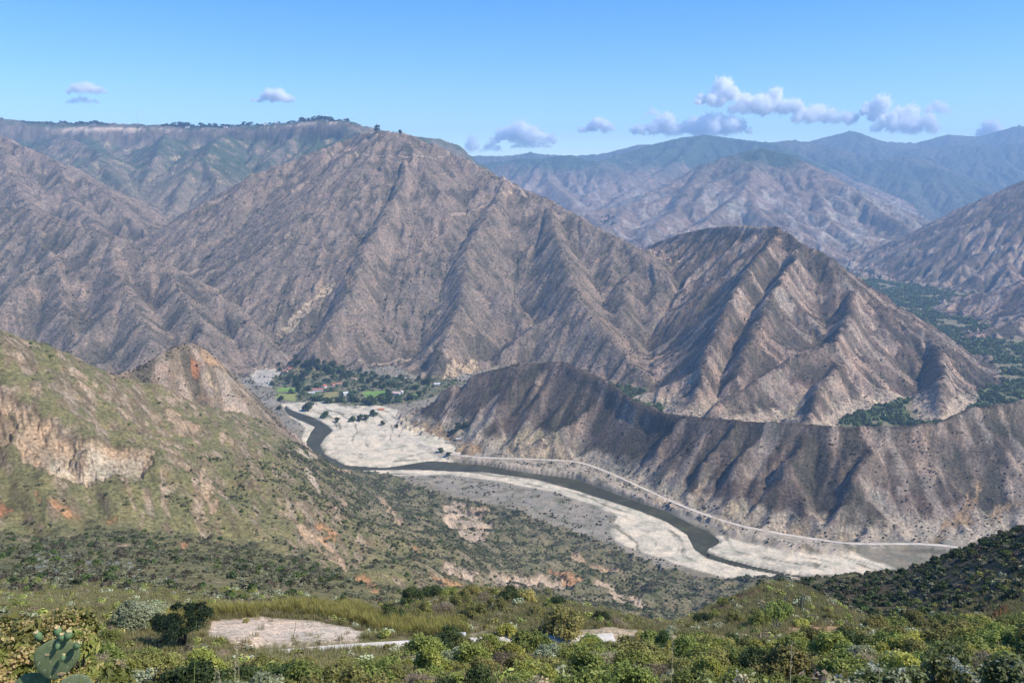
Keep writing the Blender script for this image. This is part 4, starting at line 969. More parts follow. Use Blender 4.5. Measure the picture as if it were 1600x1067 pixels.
def proto(kind, seed, w, h, ncl, cr, n, leaf, cols, aspect=1.8, fill=.5, flat=0., limbn=6, rad=.05, woodcol=(.13, .10, .075), flatcrown=False):
    r = np.random.RandomState(seed); cl = clumps_round(r, ncl, w, h, cr)
    if flatcrown: cl = [(a, b, h * (.72 + .2 * r.rand()), c) for a, b, _, c in cl]
    co, c = crown_np(n, cl, leaf, cols, seed, aspect, fill, flat); co[:, 2] = np.maximum(co[:, 2], .04)
    crown = np_mesh('crown', co, c, M_LEAF); mb = MB(); limbs(mb, sorted(cl, key=lambda q: -q[2]), rad, r, woodcol, limbn)
    PROTO.setdefault(kind, []).append((crown, mb.mesh('trunk', M_BARK)))
for sd_ in (1, 2, 3):
    proto('leafy', 40 + sd_, 1.25, 2.0, 15, .5, 7000, .085, OLIVE); proto('green', 50 + sd_, 1.2, 1.9, 15, .5, 7000, .082, GREEN)
for sd_ in (1, 2):
    proto('lime', 60 + sd_, 1.2, 1.8, 13, .5, 6500, .08, LIME); proto('pale', 70 + sd_, 1.1, 1.7, 13, .45, 6500, .075, PALE); proto('dark', 80 + sd_, 1.3, 2.2, 15, .52, 7500, .085, DARK)
    proto('dry', 90 + sd_, 1.15, 1.4, 12, .5, 4500, .04, STRAW, 6., .9, 0, 10, .03, (.2, .16, .11)); proto('yellow', 95 + sd_, 1.1, 1.5, 12, .45, 6000, .075, YELL)
proto('acacia', 33, 2.6, 3.6, 26, .62, 8000, .11, [(.014,.026,.008), (.03,.048,.013), (.055,.08,.022)], 2.2, .5, .45, 9, .11, (.09, .07, .05), True)
LBL = {'leafy': 'olive green leafy shrub', 'green': 'fresh green leafy shrub', 'lime': 'yellow green leafy shrub', 'pale': 'pale grey green shrub', 'dark': 'dark green dense shrub', 'dry': 'dry twiggy bush', 'yellow': 'yellowish low shrub', 'acacia': 'spreading dark acacia tree'}
GRP = {}
PLACED = []; AUTO = []
def plant(kind, x, y, size, label=None, cat='shrub', sink=.08, name=None, group=None):
    cr, tr = random.choice(PROTO[kind]); z = float(ground_z(x, y))
    px = 800 + x / y * 1256 * .93; hh = (4.3 if kind == 'acacia' else 2.5)
    if y < 97 and 415 < px < 655: size = min(size, max(.3, (ray(800, 1022)[1] * y - z) / hh))      # keep the lane in sight
    t = thing(name or 'shrub', (x, y, z - sink), label or (LBL[kind] + (' among the scrub of the near slope' if y < 125 else ' on the humps and slope beyond the lane')), cat, group or (LBL[kind] + 's on the slope'), random.uniform(0, 6.283), (size * random.uniform(.9, 1.15), size * random.uniform(.9, 1.15), size * random.uniform(.85, 1.15)))
    for nm, m in (('crown', cr), ('trunk', tr)):
        o = link(bpy.data.objects.new(nm, m)); o.parent = t
    PLACED.append((x, y, size * 1.25))
    if label is None: AUTO.append((kind, x, y, z, t))
    return t
def at_px(kind, px, py, wpx, **kw):
    x, y = pick(px, py); half = {'acacia': 3.1}.get(kind, 1.65); return plant(kind, x, y, wpx / 1256. * y * .5 / half * 1.02, **kw)
at_px('acacia', 287, 1014, 112, label='dark spreading acacia tree beside the bare earth bank', cat='tree', name='acacia_tree', group='trees of the near slope')
at_px('green', 173, 1008, 46, label='round fresh green shrub left of the dark acacia')
at_px('pale', 200, 985, 95, label='large grey green shrub behind the left flowering bushes')
at_px('pale', 250, 968, 60, label='greyish bare-branched shrub beside the tall yellow grass')
for a in ((668,1034,90,'green'),(700,1030,80,'dark'),(770,1034,80,'lime'),(830,1030,80,'green'),(735,1040,90,'leafy'),(800,1042,80,'lime'),(905,1040,80,'green'),(970,1036,90,'leafy'),(1030,1022,60,'dark'),(860,1034,70,'pale'),(310,1052,78,'lime'),(252,1062,70,'leafy'),(515,1028,50,'green'),(560,1034,58,'green'),(600,1058,84,'lime'),(640,1044,70,'leafy'),(688,1032,66,'dark'),(716,1048,80,'pale'),(760,1062,70,'leafy'),(792,992,42,'lime'),(838,1026,84,'green'),(882,990,76,'leafy'),(924,1014,50,'green'),(870,1060,76,'yellow'),(762,1030,60,'dry'),(795,1050,80,'dry'),(935,1050,84,'dry'),(905,1034,44,'lime'),
          (480,1050,70,'leafy'),(430,1058,50,'leafy'),(395,1044,44,'dry'),(350,1030,40,'dry'),(540,1062,60,'leafy'),(590,1038,40,'lime'),
          (612,972,46,'dark'),(645,944,46,'dark'),(678,936,44,'dark'),(700,934,36,'green'),(662,962,40,'leafy'),(690,958,44,'dry'),(720,946,40,'leafy'),(745,962,46,'leafy'),(755,944,38,'dry'),(800,940,40,'dark'),(822,944,46,'yellow'),(842,962,36,'yellow'),(872,948,34,'dark'),(775,952,40,'leafy'),(735,934,34,'leafy'),(850,935,30,'leafy'),(940,972,32,'dark'),(965,978,36,'dry'),(900,972,28,'leafy'),
          (1050,992,28,'pale'),(1000,1000,30,'yellow'),(1080,985,24,'leafy'),(1120,965,30,'green'),(1150,975,36,'leafy'),(1185,978,50,'green'),(1215,972,60,'green'),(1100,975,34,'dark'),(1250,978,32,'lime'),(1130,945,24,'green'),(1180,960,22,'dry'),(1300,972,30,'leafy'),(1330,1000,40,'dark'),(1365,985,46,'leafy'),(1400,990,50,'green'),(1290,958,26,'yellow'),
          (1475,988,60,'green'),(1530,985,64,'lime'),(1585,990,70,'green'),(1430,985,56,'leafy'),(1500,1010,80,'leafy'),(1440,1018,76,'lime'),(1380,1022,70,'green'),(1300,1024,66,'leafy'),(1240,1030,70,'green'),(1180,1024,60,'leafy'),(1120,1024,56,'green'),(1060,1030,60,'lime'),(1000,1034,70,'leafy'),(1030,1054,84,'leafy'),(1100,1056,90,'green'),(1580,1022,90,'green'),(1340,1050,80,'dry'),(1250,1052,60,'dry')):
    at_px(a[3], a[0], a[1], a[2])
def free(x, y, r):
    for a, b, c in PLACED:
        if (a - x) ** 2 + (b - y) ** 2 < (.72 * (r + c)) ** 2: return False
    return True
rf = np.random.RandomState(5); tries = 0
PL_ = picks([(322,990),(335,972),(400,968),(480,975),(560,990),(545,1004),(440,1006),(360,1002)])
KM = ['leafy', 'green', 'lime', 'pale', 'dark', 'dry', 'yellow']
while len(PLACED) < 285 and tries < 9000:
    tries += 1; y = 26 * (95 / 26.) ** rf.rand(); a = (rf.rand() - .5) * 1.5; x = a * y
    px_right = a > .1
    if y > 66 and not px_right: continue
    if y > 92: continue
    dl = line_dist(np.array([x]), np.array([y]), lane)[0]; size = (.6 + .5 * rf.rand()) * (.75 + .006 * y)
    if dl < 4.2 and a < .1 or in_poly(np.array([x]), np.array([y]), PL_)[0]: continue
    if -.45 < a < -.08 and 60 < y < 98: continue
    if not free(x, y, size * 1.25): continue
    pr = [.27, .24, .17, .09, .07, .10, .06] if not px_right else [.28, .36, .2, .05, .05, .04, .02]
    plant(KM[rf.choice(7, p=pr)], x, y, size)
log('shrubs', len(PLACED))
def to_px(x, y, z):
    d = y * CT - z * ST; return 800 + 1256 * x / d, 533.5 - 1256 * (z * CT + y * ST) / d
def zone(px, py, y):
    if y > 112: return 'on the dry hump behind the yellow grass' if px < 860 else ('beside the white stone heap' if px < 1040 else 'on the grassy mound')
    where = [z for lim, z in ((130, 'beside the prickly pear'), (330, 'around the dark acacia'), (640, 'below the bare earth bank'), (830, 'below the concrete culvert'), (1060, 'below the white stone heap'), (1360, 'below the grassy mound'), (9999, 'below the dark slope')) if px < lim][0]
    return ('at the bottom edge ' if py > 1052 else '') + where
ORD = ['leftmost', 'second from left', 'third from left', 'fourth from left', 'fifth from left', 'sixth from left', 'seventh from left', 'eighth from left', 'ninth from left', 'tenth from left', 'eleventh from left', 'twelfth from left']
def name_by_place(items, base):
    cells = {}
    for kind, x, y, z, t in items:
        px, py = to_px(x, y, z); cells.setdefault((kind, zone(px, py, y)), []).append((px, t))
    for (kind, zn), l in cells.items():
        l.sort(key=lambda q: q[0])
        for k, (px, t) in enumerate(l): t['label'] = base(kind) + ' ' + zn + ('' if len(l) == 1 else ', ' + ORD[min(k, 11)])
name_by_place(AUTO, lambda k: LBL[k])


# hillside bushes that show largest, as single things are left to the scrub; tufts of grass fill the near ground
def tuft(name, seed, n, h, cols, spread=.35, w=.011):
    r = np.random.RandomState(seed); co = []; cc = []
    for k in range(n):
        a = r.rand() * 6.283; b = spread * math.sqrt(r.rand()); x0, y0 = b * math.cos(a), b * math.sin(a); ln = h * (.55 + .6 * r.rand()); la = r.rand() * 6.283; le = .15 + .4 * r.rand()
        dx, dy = math.cos(la) * le * ln, math.sin(la) * le * ln; sx, sy = -math.sin(la) * w, math.cos(la) * w; c = np.array(cols[r.randint(len(cols))]) * (.8 + .4 * r.rand())
        p0 = (x0 - sx, y0 - sy, -.05); p1 = (x0 + sx, y0 + sy, -.05); m0 = (x0 + dx * .4 + sx * .8, y0 + dy * .4 + sy * .8, ln * .62); m1 = (x0 + dx * .4 - sx * .8, y0 + dy * .4 - sy * .8, ln * .62)
        t0 = (x0 + dx + sx * .1, y0 + dy + sy * .1, ln); t1 = (x0 + dx - sx * .1, y0 + dy - sy * .1, ln)
        co += [p0, p1, m0, m1, m1, m0, t0, t1]; cc += [c] * 8
    return np_mesh(name, np.array(co), np.array(cc), M_GRASS)
DRYG = [(.38,.32,.17), (.31,.26,.12), (.24,.22,.08)]; GRNG = [(.18,.20,.055), (.24,.24,.08), (.31,.28,.12)]
tufts = [tuft('grass_tuft', 1, 50, .42, DRYG), tuft('grass_tuft', 2, 50, .36, GRNG), tuft('grass_tuft', 3, 46, .5, DRYG + GRNG, .3)]
bare = np.clip(D1 * 1.3 + D2 * 1.2 + D3 + D4 + .8 * D5, 0, 1) * .97
lanem = sstep(2.0, 3.0, _rd2)
dg = np.clip(900. / np.maximum(Y, 6) ** 1.35, .25, 5.) * nearm * (Y > 22) * (Y < 230) * (1 - bare) * lanem * (1 - .85 * DKH) * (.5 + .7 * t2)
x, y, z, i, j = scatter(dg, 41); scatter_object('grass', 'dry and green grass tufts covering the near slope', (x, y, z), .7 + .7 * R_.rand(len(x)) + .006 * y, R_.choice(3, len(x), p=[.4, .35, .25]), tufts); log('grass', len(x))
# low herbs between the shrubs
herbs = [small_bush('herb_plant', 51, 160, OLIVE, .13, .5, .5), small_bush('herb_plant', 52, 160, GREEN, .13, .5, .5), small_bush('herb_plant', 53, 150, STRAW, .11, .45, .5), small_bush('herb_plant', 54, 150, PALE, .12, .45, .5)]
dh = np.where(Y < 118, .13, .045) * nearm * (Y > 24) * (Y < 240) * (1 - bare) * sstep(2.2, 3.5, _rd2) * (.25 + 1.1 * t2) * np.where(DKH, 1.6, 1)
x, y, z, i, j = scatter(dh, 42); kd = R_.choice(4, len(x), p=[.38, .28, .2, .14]); scatter_object('undergrowth', 'low green and straw coloured undergrowth between the shrubs', (x, y, z), .7 + 1.0 * R_.rand(len(x)) ** 2 + .004 * y, kd, herbs); log('herbs', len(x))
# band of tall yellow cane grass behind the bare bank
cane = [tuft('cane_tuft', 61, 60, 1.9, [(.30,.27,.06), (.36,.30,.09), (.22,.23,.05)], .5, .026), tuft('cane_tuft', 62, 60, 1.6, [(.33,.28,.08), (.27,.26,.06)], .5, .026)]
cpoly = picks([(255,985),(262,966),(300,957),(380,953),(450,950),(520,953),(580,962),(650,974),(722,976),(728,990),(650,992),(600,988),(560,978),(500,964),(420,960),(330,966),(290,990)])
cm = patch(cpoly, 1.2, 8, 77, 1) * nearm
x, y, z, i, j = scatter(1.1 * cm, 43); scatter_object('tall_grass', 'band of tall yellow cane grass along the terrace edge', (x, y, z), .75 + .5 * R_.rand(len(x)), R_.choice(2, len(x)), cane); log('cane', len(x))
# silvery rosettes on the slope above the terrace
def rosette(name, seed, n, L, cols):
    r = np.random.RandomState(seed); co = []; cc = []
    for k in range(n):
        a = k * 2.4 + r.rand() * .3; e = .25 + 1.1 * r.rand(); dx, dy, dz = math.cos(a) * math.cos(e), math.sin(a) * math.cos(e), math.sin(e); sx, sy = -math.sin(a) * .05, math.cos(a) * .05; l = L * (.7 + .5 * r.rand()); c = np.array(cols[r.randint(len(cols))])
        co += [(-sx, -sy, .02), (dx * l * .5 - sx * 1.4, dy * l * .5 - sy * 1.4, dz * l * .55), (dx * l, dy * l, dz * l * .85), (dx * l * .5 + sx * 1.4, dy * l * .5 + sy * 1.4, dz * l * .55)]; cc += [c] * 4
    return np_mesh(name, np.array(co), np.array(cc), M_GRASS)
ros = [rosette('rosette_plant', 1, 26, .9, [(.42,.44,.38), (.30,.34,.26), (.5,.5,.44)])]
rp = picks([(30,868),(120,872),(210,880),(270,905),(300,935),(230,935),(140,915),(60,900)]); rm = patch(rp, 12, 40, 88, 1)
x, y, z, i, j = scatter(.045 * rm * (n3 > -.1), 44); scatter_object('ground_cover', 'silvery rosette plants sprinkled on the slope above the yellow grass', (x, y, z), .9 + .9 * R_.rand(len(x)), np.zeros(len(x), int), ros); log('rosettes', len(x))
# ------------------------------------------------------------------ village, houses, far trees, masts
def tree_mesh(seed, n, cols, tall=1.0, leaf=.17):
    r = np.random.RandomState(seed); cl = [(.24 * r.normal(), .24 * r.normal(), tall * (.22 + .6 * r.rand()), .22 + .12 * r.rand()) for _ in range(11)]
    co, c = crown_np(n, cl, leaf, cols, seed, 1.5, .5); mb = MB(); mb.tube([(0, 0, -.12), (.02, 0, .25 * tall), (0, .02, .6 * tall)], [.06, .05, .02], 5, (.13, .10, .07))
    for q in cl[:4]: mb.tube([(0, 0, .3 * tall), q[:3]], [.035, .012], 4, (.13, .10, .07))
    return np_mesh('crown', co, c, M_LEAF), mb.mesh('trunk', M_BARK)
VT = [tree_mesh(201 + k, 520, [(.035,.055,.017), (.065,.092,.03), (.105,.13,.045)] if k % 2 else [(.045,.07,.02), (.08,.115,.034), (.13,.16,.055)]) for k in range(4)]
RIMT = [tree_mesh(221 + k, 260, [(.014,.024,.012), (.03,.042,.02)], 1.15, .15) for k in range(3)]
def tree(protos, x, y, size, label, group, sq=1., name='tree'):
    cr, tr = random.choice(protos); t = thing(name, (x, y, float(ground_z(x, y)) - .02 * size), label, 'tree', group, random.uniform(0, 6.28), (size * sq, size * sq, size))
    for nm, m in (('crown', cr), ('trunk', tr)): o = link(bpy.data.objects.new(nm, m)); o.parent = t
VG = 'trees around the village'
for px, py, s_, lb in ((481,642,26,'big dark green tree at the bend where the river enters the gravel'),(508,653,19,'round dark tree on the gravel beside the river channel'),(527,660,13,'small dark tree alone on the gravel bar'),(552,658,15,None),(562,657,17,None),(572,656,15,None),(583,650,17,'round tree at the edge of the gravel below the red-roofed hut'),(598,664,11,None),(582,632,26,'largest tree clump between the fields and the gravel'),(607,630,22,None),(596,626,20,None),(622,628,20,None),(640,625,20,None),(655,620,18,None),(570,632,18,None),(465,604,20,None),(450,600,18,None),(425,602,13,None),(437,640,12,None),(620,668,9,None),(688,706,11,None),(700,712,10,None),(716,672,18,'dark tree beside the hut on the spur above the road'),(728,668,14,None),(708,678,12,None)):
    x, y = pick(px, py); tree(VT, x, y, s_ * .95, lb or 'dark green tree among the fields and gravel by the village', VG)
rv_ = np.random.RandomState(12); nv = 0; vp = [(428,600),(424,580),(440,566),(480,556),(520,570),(600,588),(690,594),(690,606),(640,618),(560,632),(500,630),(440,628)]
vpa = np.array(vp, float); HS_PX = [(497,611),(505,606),(488,615),(540,617),(619,616),(596,640),(455,577),(447,581),(530,601),(553,592),(522,602),(683,600)]
while nv < 150:
    px = 425 + 270 * rv_.rand(); py = 556 + 76 * rv_.rand()
    if not in_poly(np.array([px]), np.array([py]), vpa)[0]: continue
    x, y = pick(px, py); fi = np.searchsorted(ROWS, y), np.searchsorted(COLS, x / y)
    if any(f[fi] > .3 for f in FIELD.values()) or any(abs(px - hx) < 9 and -2 < py - hy < 9 for hx, hy in HS_PX): continue
    tree(VT, x, y, 8 + 8 * rv_.rand(), 'dark green tree in the groves between the village houses', 'groves of the village'); nv += 1
M_WALL = col_material('plaster_wall', .9, .2, 0, .5); M_TILE = col_material('roof_tile', .9, .1, .05, 1.2); M_DARKG = col_material('dark_opening', .4, .4, 0, 1)
def house(px, py, w, d, h, rz, wall, roof, label, hip=False):
    x, y = pick(px, py); t = thing('house', (x, y, float(ground_z(x, y)) - .3), label, 'house', 'houses of the valley', rz)
    mb = MB(); mb.box(-w / 2, w / 2, -d / 2, d / 2, 0, h, wall); rise = d * .26
    mb.add([(-w / 2, -d / 2, h), (-w / 2, d / 2, h), (-w / 2, 0, h + rise), (w / 2, -d / 2, h), (w / 2, d / 2, h), (w / 2, 0, h + rise)], [(0, 2, 1), (3, 4, 5)], wall); mb.obj('wall', M_WALL, t)
    mb = MB(); o_ = .7; k = rise / (d / 2)
    for s in (-1, 1):
        y0, y1 = s * (d / 2 + o_), 0; z0, z1 = h - k * o_ + .03, h + rise + .03; a, b = -w / 2 - o_, w / 2 + o_
        v = [(a, y0, z0), (b, y0, z0), (b, y1, z1), (a, y1, z1)]; mb.add(v + [(p[0], p[1], p[2] + .28) for p in v], [(0, 1, 2, 3)[::s], (4, 5, 6, 7)[::-s], (0, 1, 5, 4), (1, 2, 6, 5), (3, 0, 4, 7)], roof)
    mb.obj('roof', M_TILE, t)
    nwin = max(2, int(w / 5))
    for i_ in range(nwin):
        xx = -w / 2 + w * (i_ + .5) / nwin; mb = MB(); dr = i_ == nwin // 2
        mb.box(xx - (.6 if dr else .7), xx + (.6 if dr else .7), -d / 2 - .06, -d / 2 + .03, .1 if dr else 1.2, 2.4, (.06, .04, .03) if dr else (.03, .035, .04)); mb.obj('door' if dr else 'window', M_DARKG, t)
    return t
WH, CRM, PNK, RED, GRYR = (.72,.70,.66), (.62,.55,.44), (.58,.42,.36), (.42,.13,.07), (.38,.36,.34)
house(497,611,30,13,6,.2,WH,(.40,.17,.11),'long white house with a red tiled roof in the middle of the village'); house(506,606,22,12,6.5,1.4,WH,RED,'white red-roofed wing set across the end of the long white house')
house(487,615,18,10,4,.1,WH,(.55,.5,.45),'low white house with a pale roof left of the long red-roofed house'); house(540,617,14,12,7,.5,WH,(.6,.58,.52),'small white house with a pale roof among the trees')
house(619,617,24,14,7,-.2,WH,PNK,'white house with a pinkish roof at the end of the green field'); house(627,614,12,10,5,1.3,WH,(.5,.44,.4),'white annexe beside the pink-roofed house')
house(596,641,15,9,3.5,.1,(.6,.55,.46),(.50,.14,.06),'small hut with a bright red roof at the edge of the gravel'); house(455,577,20,10,4.5,.3,CRM,RED,'red-roofed house high at the upper end of the village')
house(446,581,16,9,4.5,-.1,CRM,(.40,.17,.09),'brownish-roofed house below the upper red-roofed house'); house(530,601,18,10,4.5,.1,CRM,(.45,.22,.13),'cream house with an earthy roof behind the village trees')
house(553,593,16,10,4,-.3,CRM,(.42,.24,.16),'tan house at the foot of the big mountain'); house(521,602,12,9,4.5,.8,PNK,RED,'pink-walled house tucked behind the long red-roofed house'); house(683,601,18,9,4,.1,WH,(.6,.6,.58),'white shed at the foot of the river ridge behind the field')
house(716,687,12,8,3.4,.25,(.35,.32,.28),GRYR,'grey-roofed hut on the spur above the river road'); house(700,692,7,5,2.8,.1,(.4,.35,.3),(.4,.36,.32),'little shelter below the grey-roofed hut')
for px, py, k in ((292,192,0),(352,192,1),(432,190,2),(415,192,3)):
    y = float(np.interp(px, [r[0] for r in MESA_RIM], [r[2] for r in MESA_RIM])) + 30; x = ray(px, 190)[0] * y
    t = house(px, py + 40, 34, 16, 12, .05 * k, WH, (.62,.6,.56), 'white house on the mesa rim, %s' % ('leftmost of the four', 'second of the four from the left', 'right of the two close together', 'left of the two close together')[k]); t.location = (x, y, float(ground_z(x, y)) - 1)
# trees along the mesa rim
RG = 'trees along the mesa rim'
def rim_tree(px, s_, lb=None, back=None, name='tree'):
    y = float(np.interp(px, [r[0] for r in MESA_RIM], [r[2] for r in MESA_RIM])) + (15 + 60 * rv_.rand() if back is None else back); x = ray(px, 190)[0] * y
    tree(RIMT, x, y, s_, lb or 'small dark tree in the line along the mesa rim', RG, .9 + .5 * rv_.rand())
for a, b, n, h0, h1 in ((36,66,14,8,18),(74,132,34,10,24),(134,168,14,12,34),(252,300,20,12,44),(303,392,36,10,34),(396,470,36,9,24),(470,548,40,11,34)):
    for k in range(n): rim_tree(a + (b - a) * (k + rv_.rand()) / n, h0 + (h1 - h0) * rv_.rand() ** 1.8)
x, y = pick(587, 212); tree(RIMT, x, y + 40, 36, 'lone dark tree on the crest where the mesa meets the big mountain', None, .75); x, y = pick(624, 213); tree(RIMT, x, y + 25, 20, 'dark bushy tree on the summit of the big mountain', None, 1.1)
for k in range(16): x, y = pick(938 + 24 * rv_.rand() , 338 + 14 * rv_.rand()); tree(RIMT, x, y, 14 + 8 * rv_.rand(), 'small tree of the grove on the shoulder of the big mountain', 'grove on the mountain shoulder', 1.)
M_METAL = col_material('grey_metal', .5, .5, 0, 1)
for px, h, lb in ((215, 150, 'tall thin radio mast on the bare mesa rim'), (500, 95, 'thin radio mast rising out of the trees on the mesa rim')):
    y = float(np.interp(px, [r[0] for r in MESA_RIM], [r[2] for r in MESA_RIM])) + 20; x = ray(px, 190)[0] * y; z = float(ground_z(x, y)); t = thing('radio_mast', (x, y, z - 1), lb, 'radio mast'); mb = MB()
    for k in range(3): a = k * 2.094; mb.tube([(1.6 * math.cos(a), 1.6 * math.sin(a), 0), (.7 * math.cos(a), .7 * math.sin(a), h)], [.22, .16], 4, (.4, .4, .4))
    for q in range(24):
        z0, z1 = h * q / 24, h * (q + 1) / 24; r0, r1 = 1.6 - .9 * q / 24, 1.6 - .9 * (q + 1) / 24
        for k in range(3): a, b = k * 2.094, (k + 1) * 2.094; mb.tube([(r0 * math.cos(a), r0 * math.sin(a), z0), (r1 * math.cos(b), r1 * math.sin(b), z1)], [.1, .1], 3, (.4, .4, .4))
    mb.obj('mast', M_METAL, t); mb = MB(); mb.tube([(0, 0, h - 2), (0, 0, h + 9)], [.12, .05], 4, (.5, .5, .5)); mb.obj('antenna', M_METAL, t)
    mb = MB(); mb.tube([(1.6, -1.6, h * .8), (1.6, -2.3, h * .8)], [1.1, 1.2], 10, (.6, .6, .6)); mb.obj('dish', M_METAL, t)

# ------------------------------------------------------------------ small things on the terrace
M_STONE = col_material('pale_stone', .9, .2, .03, 3.)
def stones(name, px, py, n, spread, size, col, label, cat):
    x, y = pick(px, py); t = MB()
    for k in range(n):
        a = rv_.rand() * 6.28; q = math.sqrt(rv_.rand()); s_ = size * (.5 + .7 * rv_.rand()); sx, sy = q * math.cos(a) * spread, q * math.sin(a) * spread * .6
        t.blob((sx, sy, float(ground_z(x + sx, y + sy)) - float(ground_z(x, y)) + s_ * .3 + .4 * size * (1 - q)), (s_, s_ * .8, s_ * .62), 2, .22, k, tuple(c * (.85 + .3 * rv_.rand()) for c in col))
    o = t.obj(name, M_STONE); o.location = (x, y, float(ground_z(x, y))); tag(o, label, cat); return o
stones('stone_heap', 881, 966, 26, 1.6, .5, (.62,.60,.56), 'heap of white stones on the dry hump beyond the lane', 'stone heap')
x, y = pick(712, 996); mb = MB(); mb.box(-1.35, 1.35, -.3, .3, -.2, .5, (.52,.50,.46)); mb.box(-1.45, 1.45, -.38, .38, .5, .6, (.58,.56,.52)); o = mb.obj('concrete_culvert', M_CONC); o.location = (x, y, float(ground_z(x, y))); o.rotation_euler[2] = .1; tag(o, 'low concrete culvert wall beside the lane at the end of the yellow grass', 'culvert wall')
M_CACT = col_material('cactus_skin', .6, .3, .005, 12)
def column_cactus(px, py, n, h, label):
    x, y = pick(px, py); t = thing('cactus', (x, y, float(ground_z(x, y)) - .1), label, 'cactus', 'column cacti on the grassy mound'); 
    for k in range(n):
        a = k * 2.4; q = .12 + .5 * rv_.rand(); hh = h * (.55 + .5 * rv_.rand()); bx, by = q * .5 * math.cos(a), q * .5 * math.sin(a); mb = MB(); c = (.15 + .04 * rv_.rand(), .19, .12)
        mb.tube([(bx, by, 0), (q * math.cos(a), q * math.sin(a), hh * .35), (q * 1.3 * math.cos(a), q * 1.3 * math.sin(a), hh * .97), (q * 1.32 * math.cos(a), q * 1.32 * math.sin(a), hh)], [.11, .12, .1, .03], 8, c); mb.obj('stem', M_CACT, t)
column_cactus(1252, 952, 9, 3.4, 'tallest clump of grey column cactus on the grassy mound'); column_cactus(1193, 960, 8, 2.4, 'low spreading clump of grey cactus on the middle of the mound'); column_cactus(1225, 943, 6, 2.0, 'small cactus clump near the top of the grassy mound'); column_cactus(1212, 984, 6, 1.8, 'small cactus clump at the foot of the mound by the bare earth')
x, y = pick(1545, 972); t = thing('agave', (x, y, float(ground_z(x, y)) - .1), 'dead brown agave with hanging leaves below the dark slope', 'agave'); mb = MB(); mb.tube([(0, 0, 0), (.8, 0, 2.6), (2.2, 0, 4.2), (4.0, 0, 4.9)], [.16, .13, .09, .04], 6, (.2,.12,.06)); mb.obj('stalk', M_BARK, t)
mb = MB()
for k in range(46):
    s_ = k / 46.; bx, bz = .5 + 3.4 * s_, 2.0 + 3.2 * s_ - .4 * s_ * s_; dx, dy = .4 * rv_.normal(), .5 * rv_.normal(); L = 1.6 + .9 * rv_.rand(); c = tuple(np.array((.34,.17,.06)) * (.7 + .6 * rv_.rand()))
    mb.add([(bx - .07, 0, bz), (bx + .07, 0, bz), (bx + dx + .09, dy, bz - L * .5), (bx + dx - .09, dy, bz - L * .5), (bx + dx * 1.1, dy * 1.1, bz - L)], [(0, 1, 2, 3), (3, 2, 4)], c)
mb.obj('dead_leaves', M_GRASS, t)

# ------------------------------------------------------------------ plants at the viewer's feet
def near_shrub(px, y, top_py, wpx, label, leafcols, n, leaf, aspect, flowers=None, group=None, seed=0, woodcol=(.16, .12, .08), name='shrub', depth=1., fsize=.09, fn=60):
    a, q = ray(px, top_py); x = a * y; gz = float(ground_z(x, y)); h = q * y - gz; w = wpx / 1256. * y * .5; r = np.random.RandomState(900 + seed)
    t = thing(name, (x, y, gz - .05), label, 'shrub', group); cl = clumps_round(r, 26, w * .9, h * .97, min(w, h) * .30); cl += [(w * .75 * r.normal() * .5, w * .4 * r.normal(), h * (.15 + .3 * r.rand()), min(w, h) * .3) for _ in range(10)]
    co, c = crown_np(n, cl, leaf, leafcols, 900 + seed, aspect, .75); co[:, 2] = np.maximum(co[:, 2], .02); o = link(bpy.data.objects.new('crown', np_mesh('crown', co, c, M_LEAF))); o.parent = t
    mb = MB(); limbs(mb, cl, .035, r, woodcol, 14); mb.obj('trunk', M_BARK, t)
    if flowers:
        fc, fs, up = flowers; cos = []; cs = []
        for k in range(fn):
            q_ = cl[r.randint(len(cl))]; d = r.normal(size=3); d[1] -= .6; d[2] = abs(d[2]) + up; d /= np.linalg.norm(d); p = np.array(q_[:3]) + d * q_[3] * 1.02
            m = 70; u = r.normal(size=(m, 3)) * np.array([1, 1, .38]) * fs * .5; co2, c2 = crown_np(m, [(0, 0, 0, .01)], fsize * .42, fc, k, 1.2, .9); co2 = co2.reshape(-1, 4, 3) + (p + u)[:, None]; cos.append(co2.reshape(-1, 3)); cs.append(c2)
        o = link(bpy.data.objects.new('blossom', np_mesh('blossom', np.concatenate(cos), np.concatenate(cs), M_GRASS))); o.parent = t
    return t
RUSTY = [(.38,.28,.10), (.48,.38,.16), (.42,.38,.14)]; LEAFY = [(.10,.12,.022), (.21,.22,.05), (.34,.32,.10)]
near_shrub(25, 11., 878, 200, 'tall leafy bush with rusty yellow blossom behind the prickly pear', LEAFY, 16000, .05, 3.2, (RUSTY, .15, .3), 'rusty blossoming bushes', 1, fn=150)
near_shrub(98, 9.6, 938, 130, 'lower blossoming bush just above the prickly pear', LEAFY, 12000, .045, 3.2, (RUSTY, .13, .3), 'rusty blossoming bushes', 2, fn=100)
near_shrub(-30, 8.2, 960, 170, 'rusty blossoming bush cut by the edge of the picture', LEAFY, 12000, .042, 3.2, (RUSTY, .12, .3), 'rusty blossoming bushes', 3, fn=100)
near_shrub(140, 7.6, 1012, 130, 'low leafy bush with a few rusty flowers beside the prickly pear', LEAFY, 10000, .04, 3.0, (RUSTY, .10, .3), 'rusty blossoming bushes', 4, fn=26)
CREAMF = [(.50,.44,.26), (.62,.58,.40), (.52,.40,.20)]; GLOSS = [(.08,.10,.025), (.17,.19,.05), (.28,.29,.11), (.42,.42,.25)]
near_shrub(1292, 9., 1034, 130, 'shrub with flat cream flower heads at the bottom edge', GLOSS, 9000, .04, 2.6, (CREAMF, .14, 1.2), 'cream-flowered shrubs', 5, fn=34)
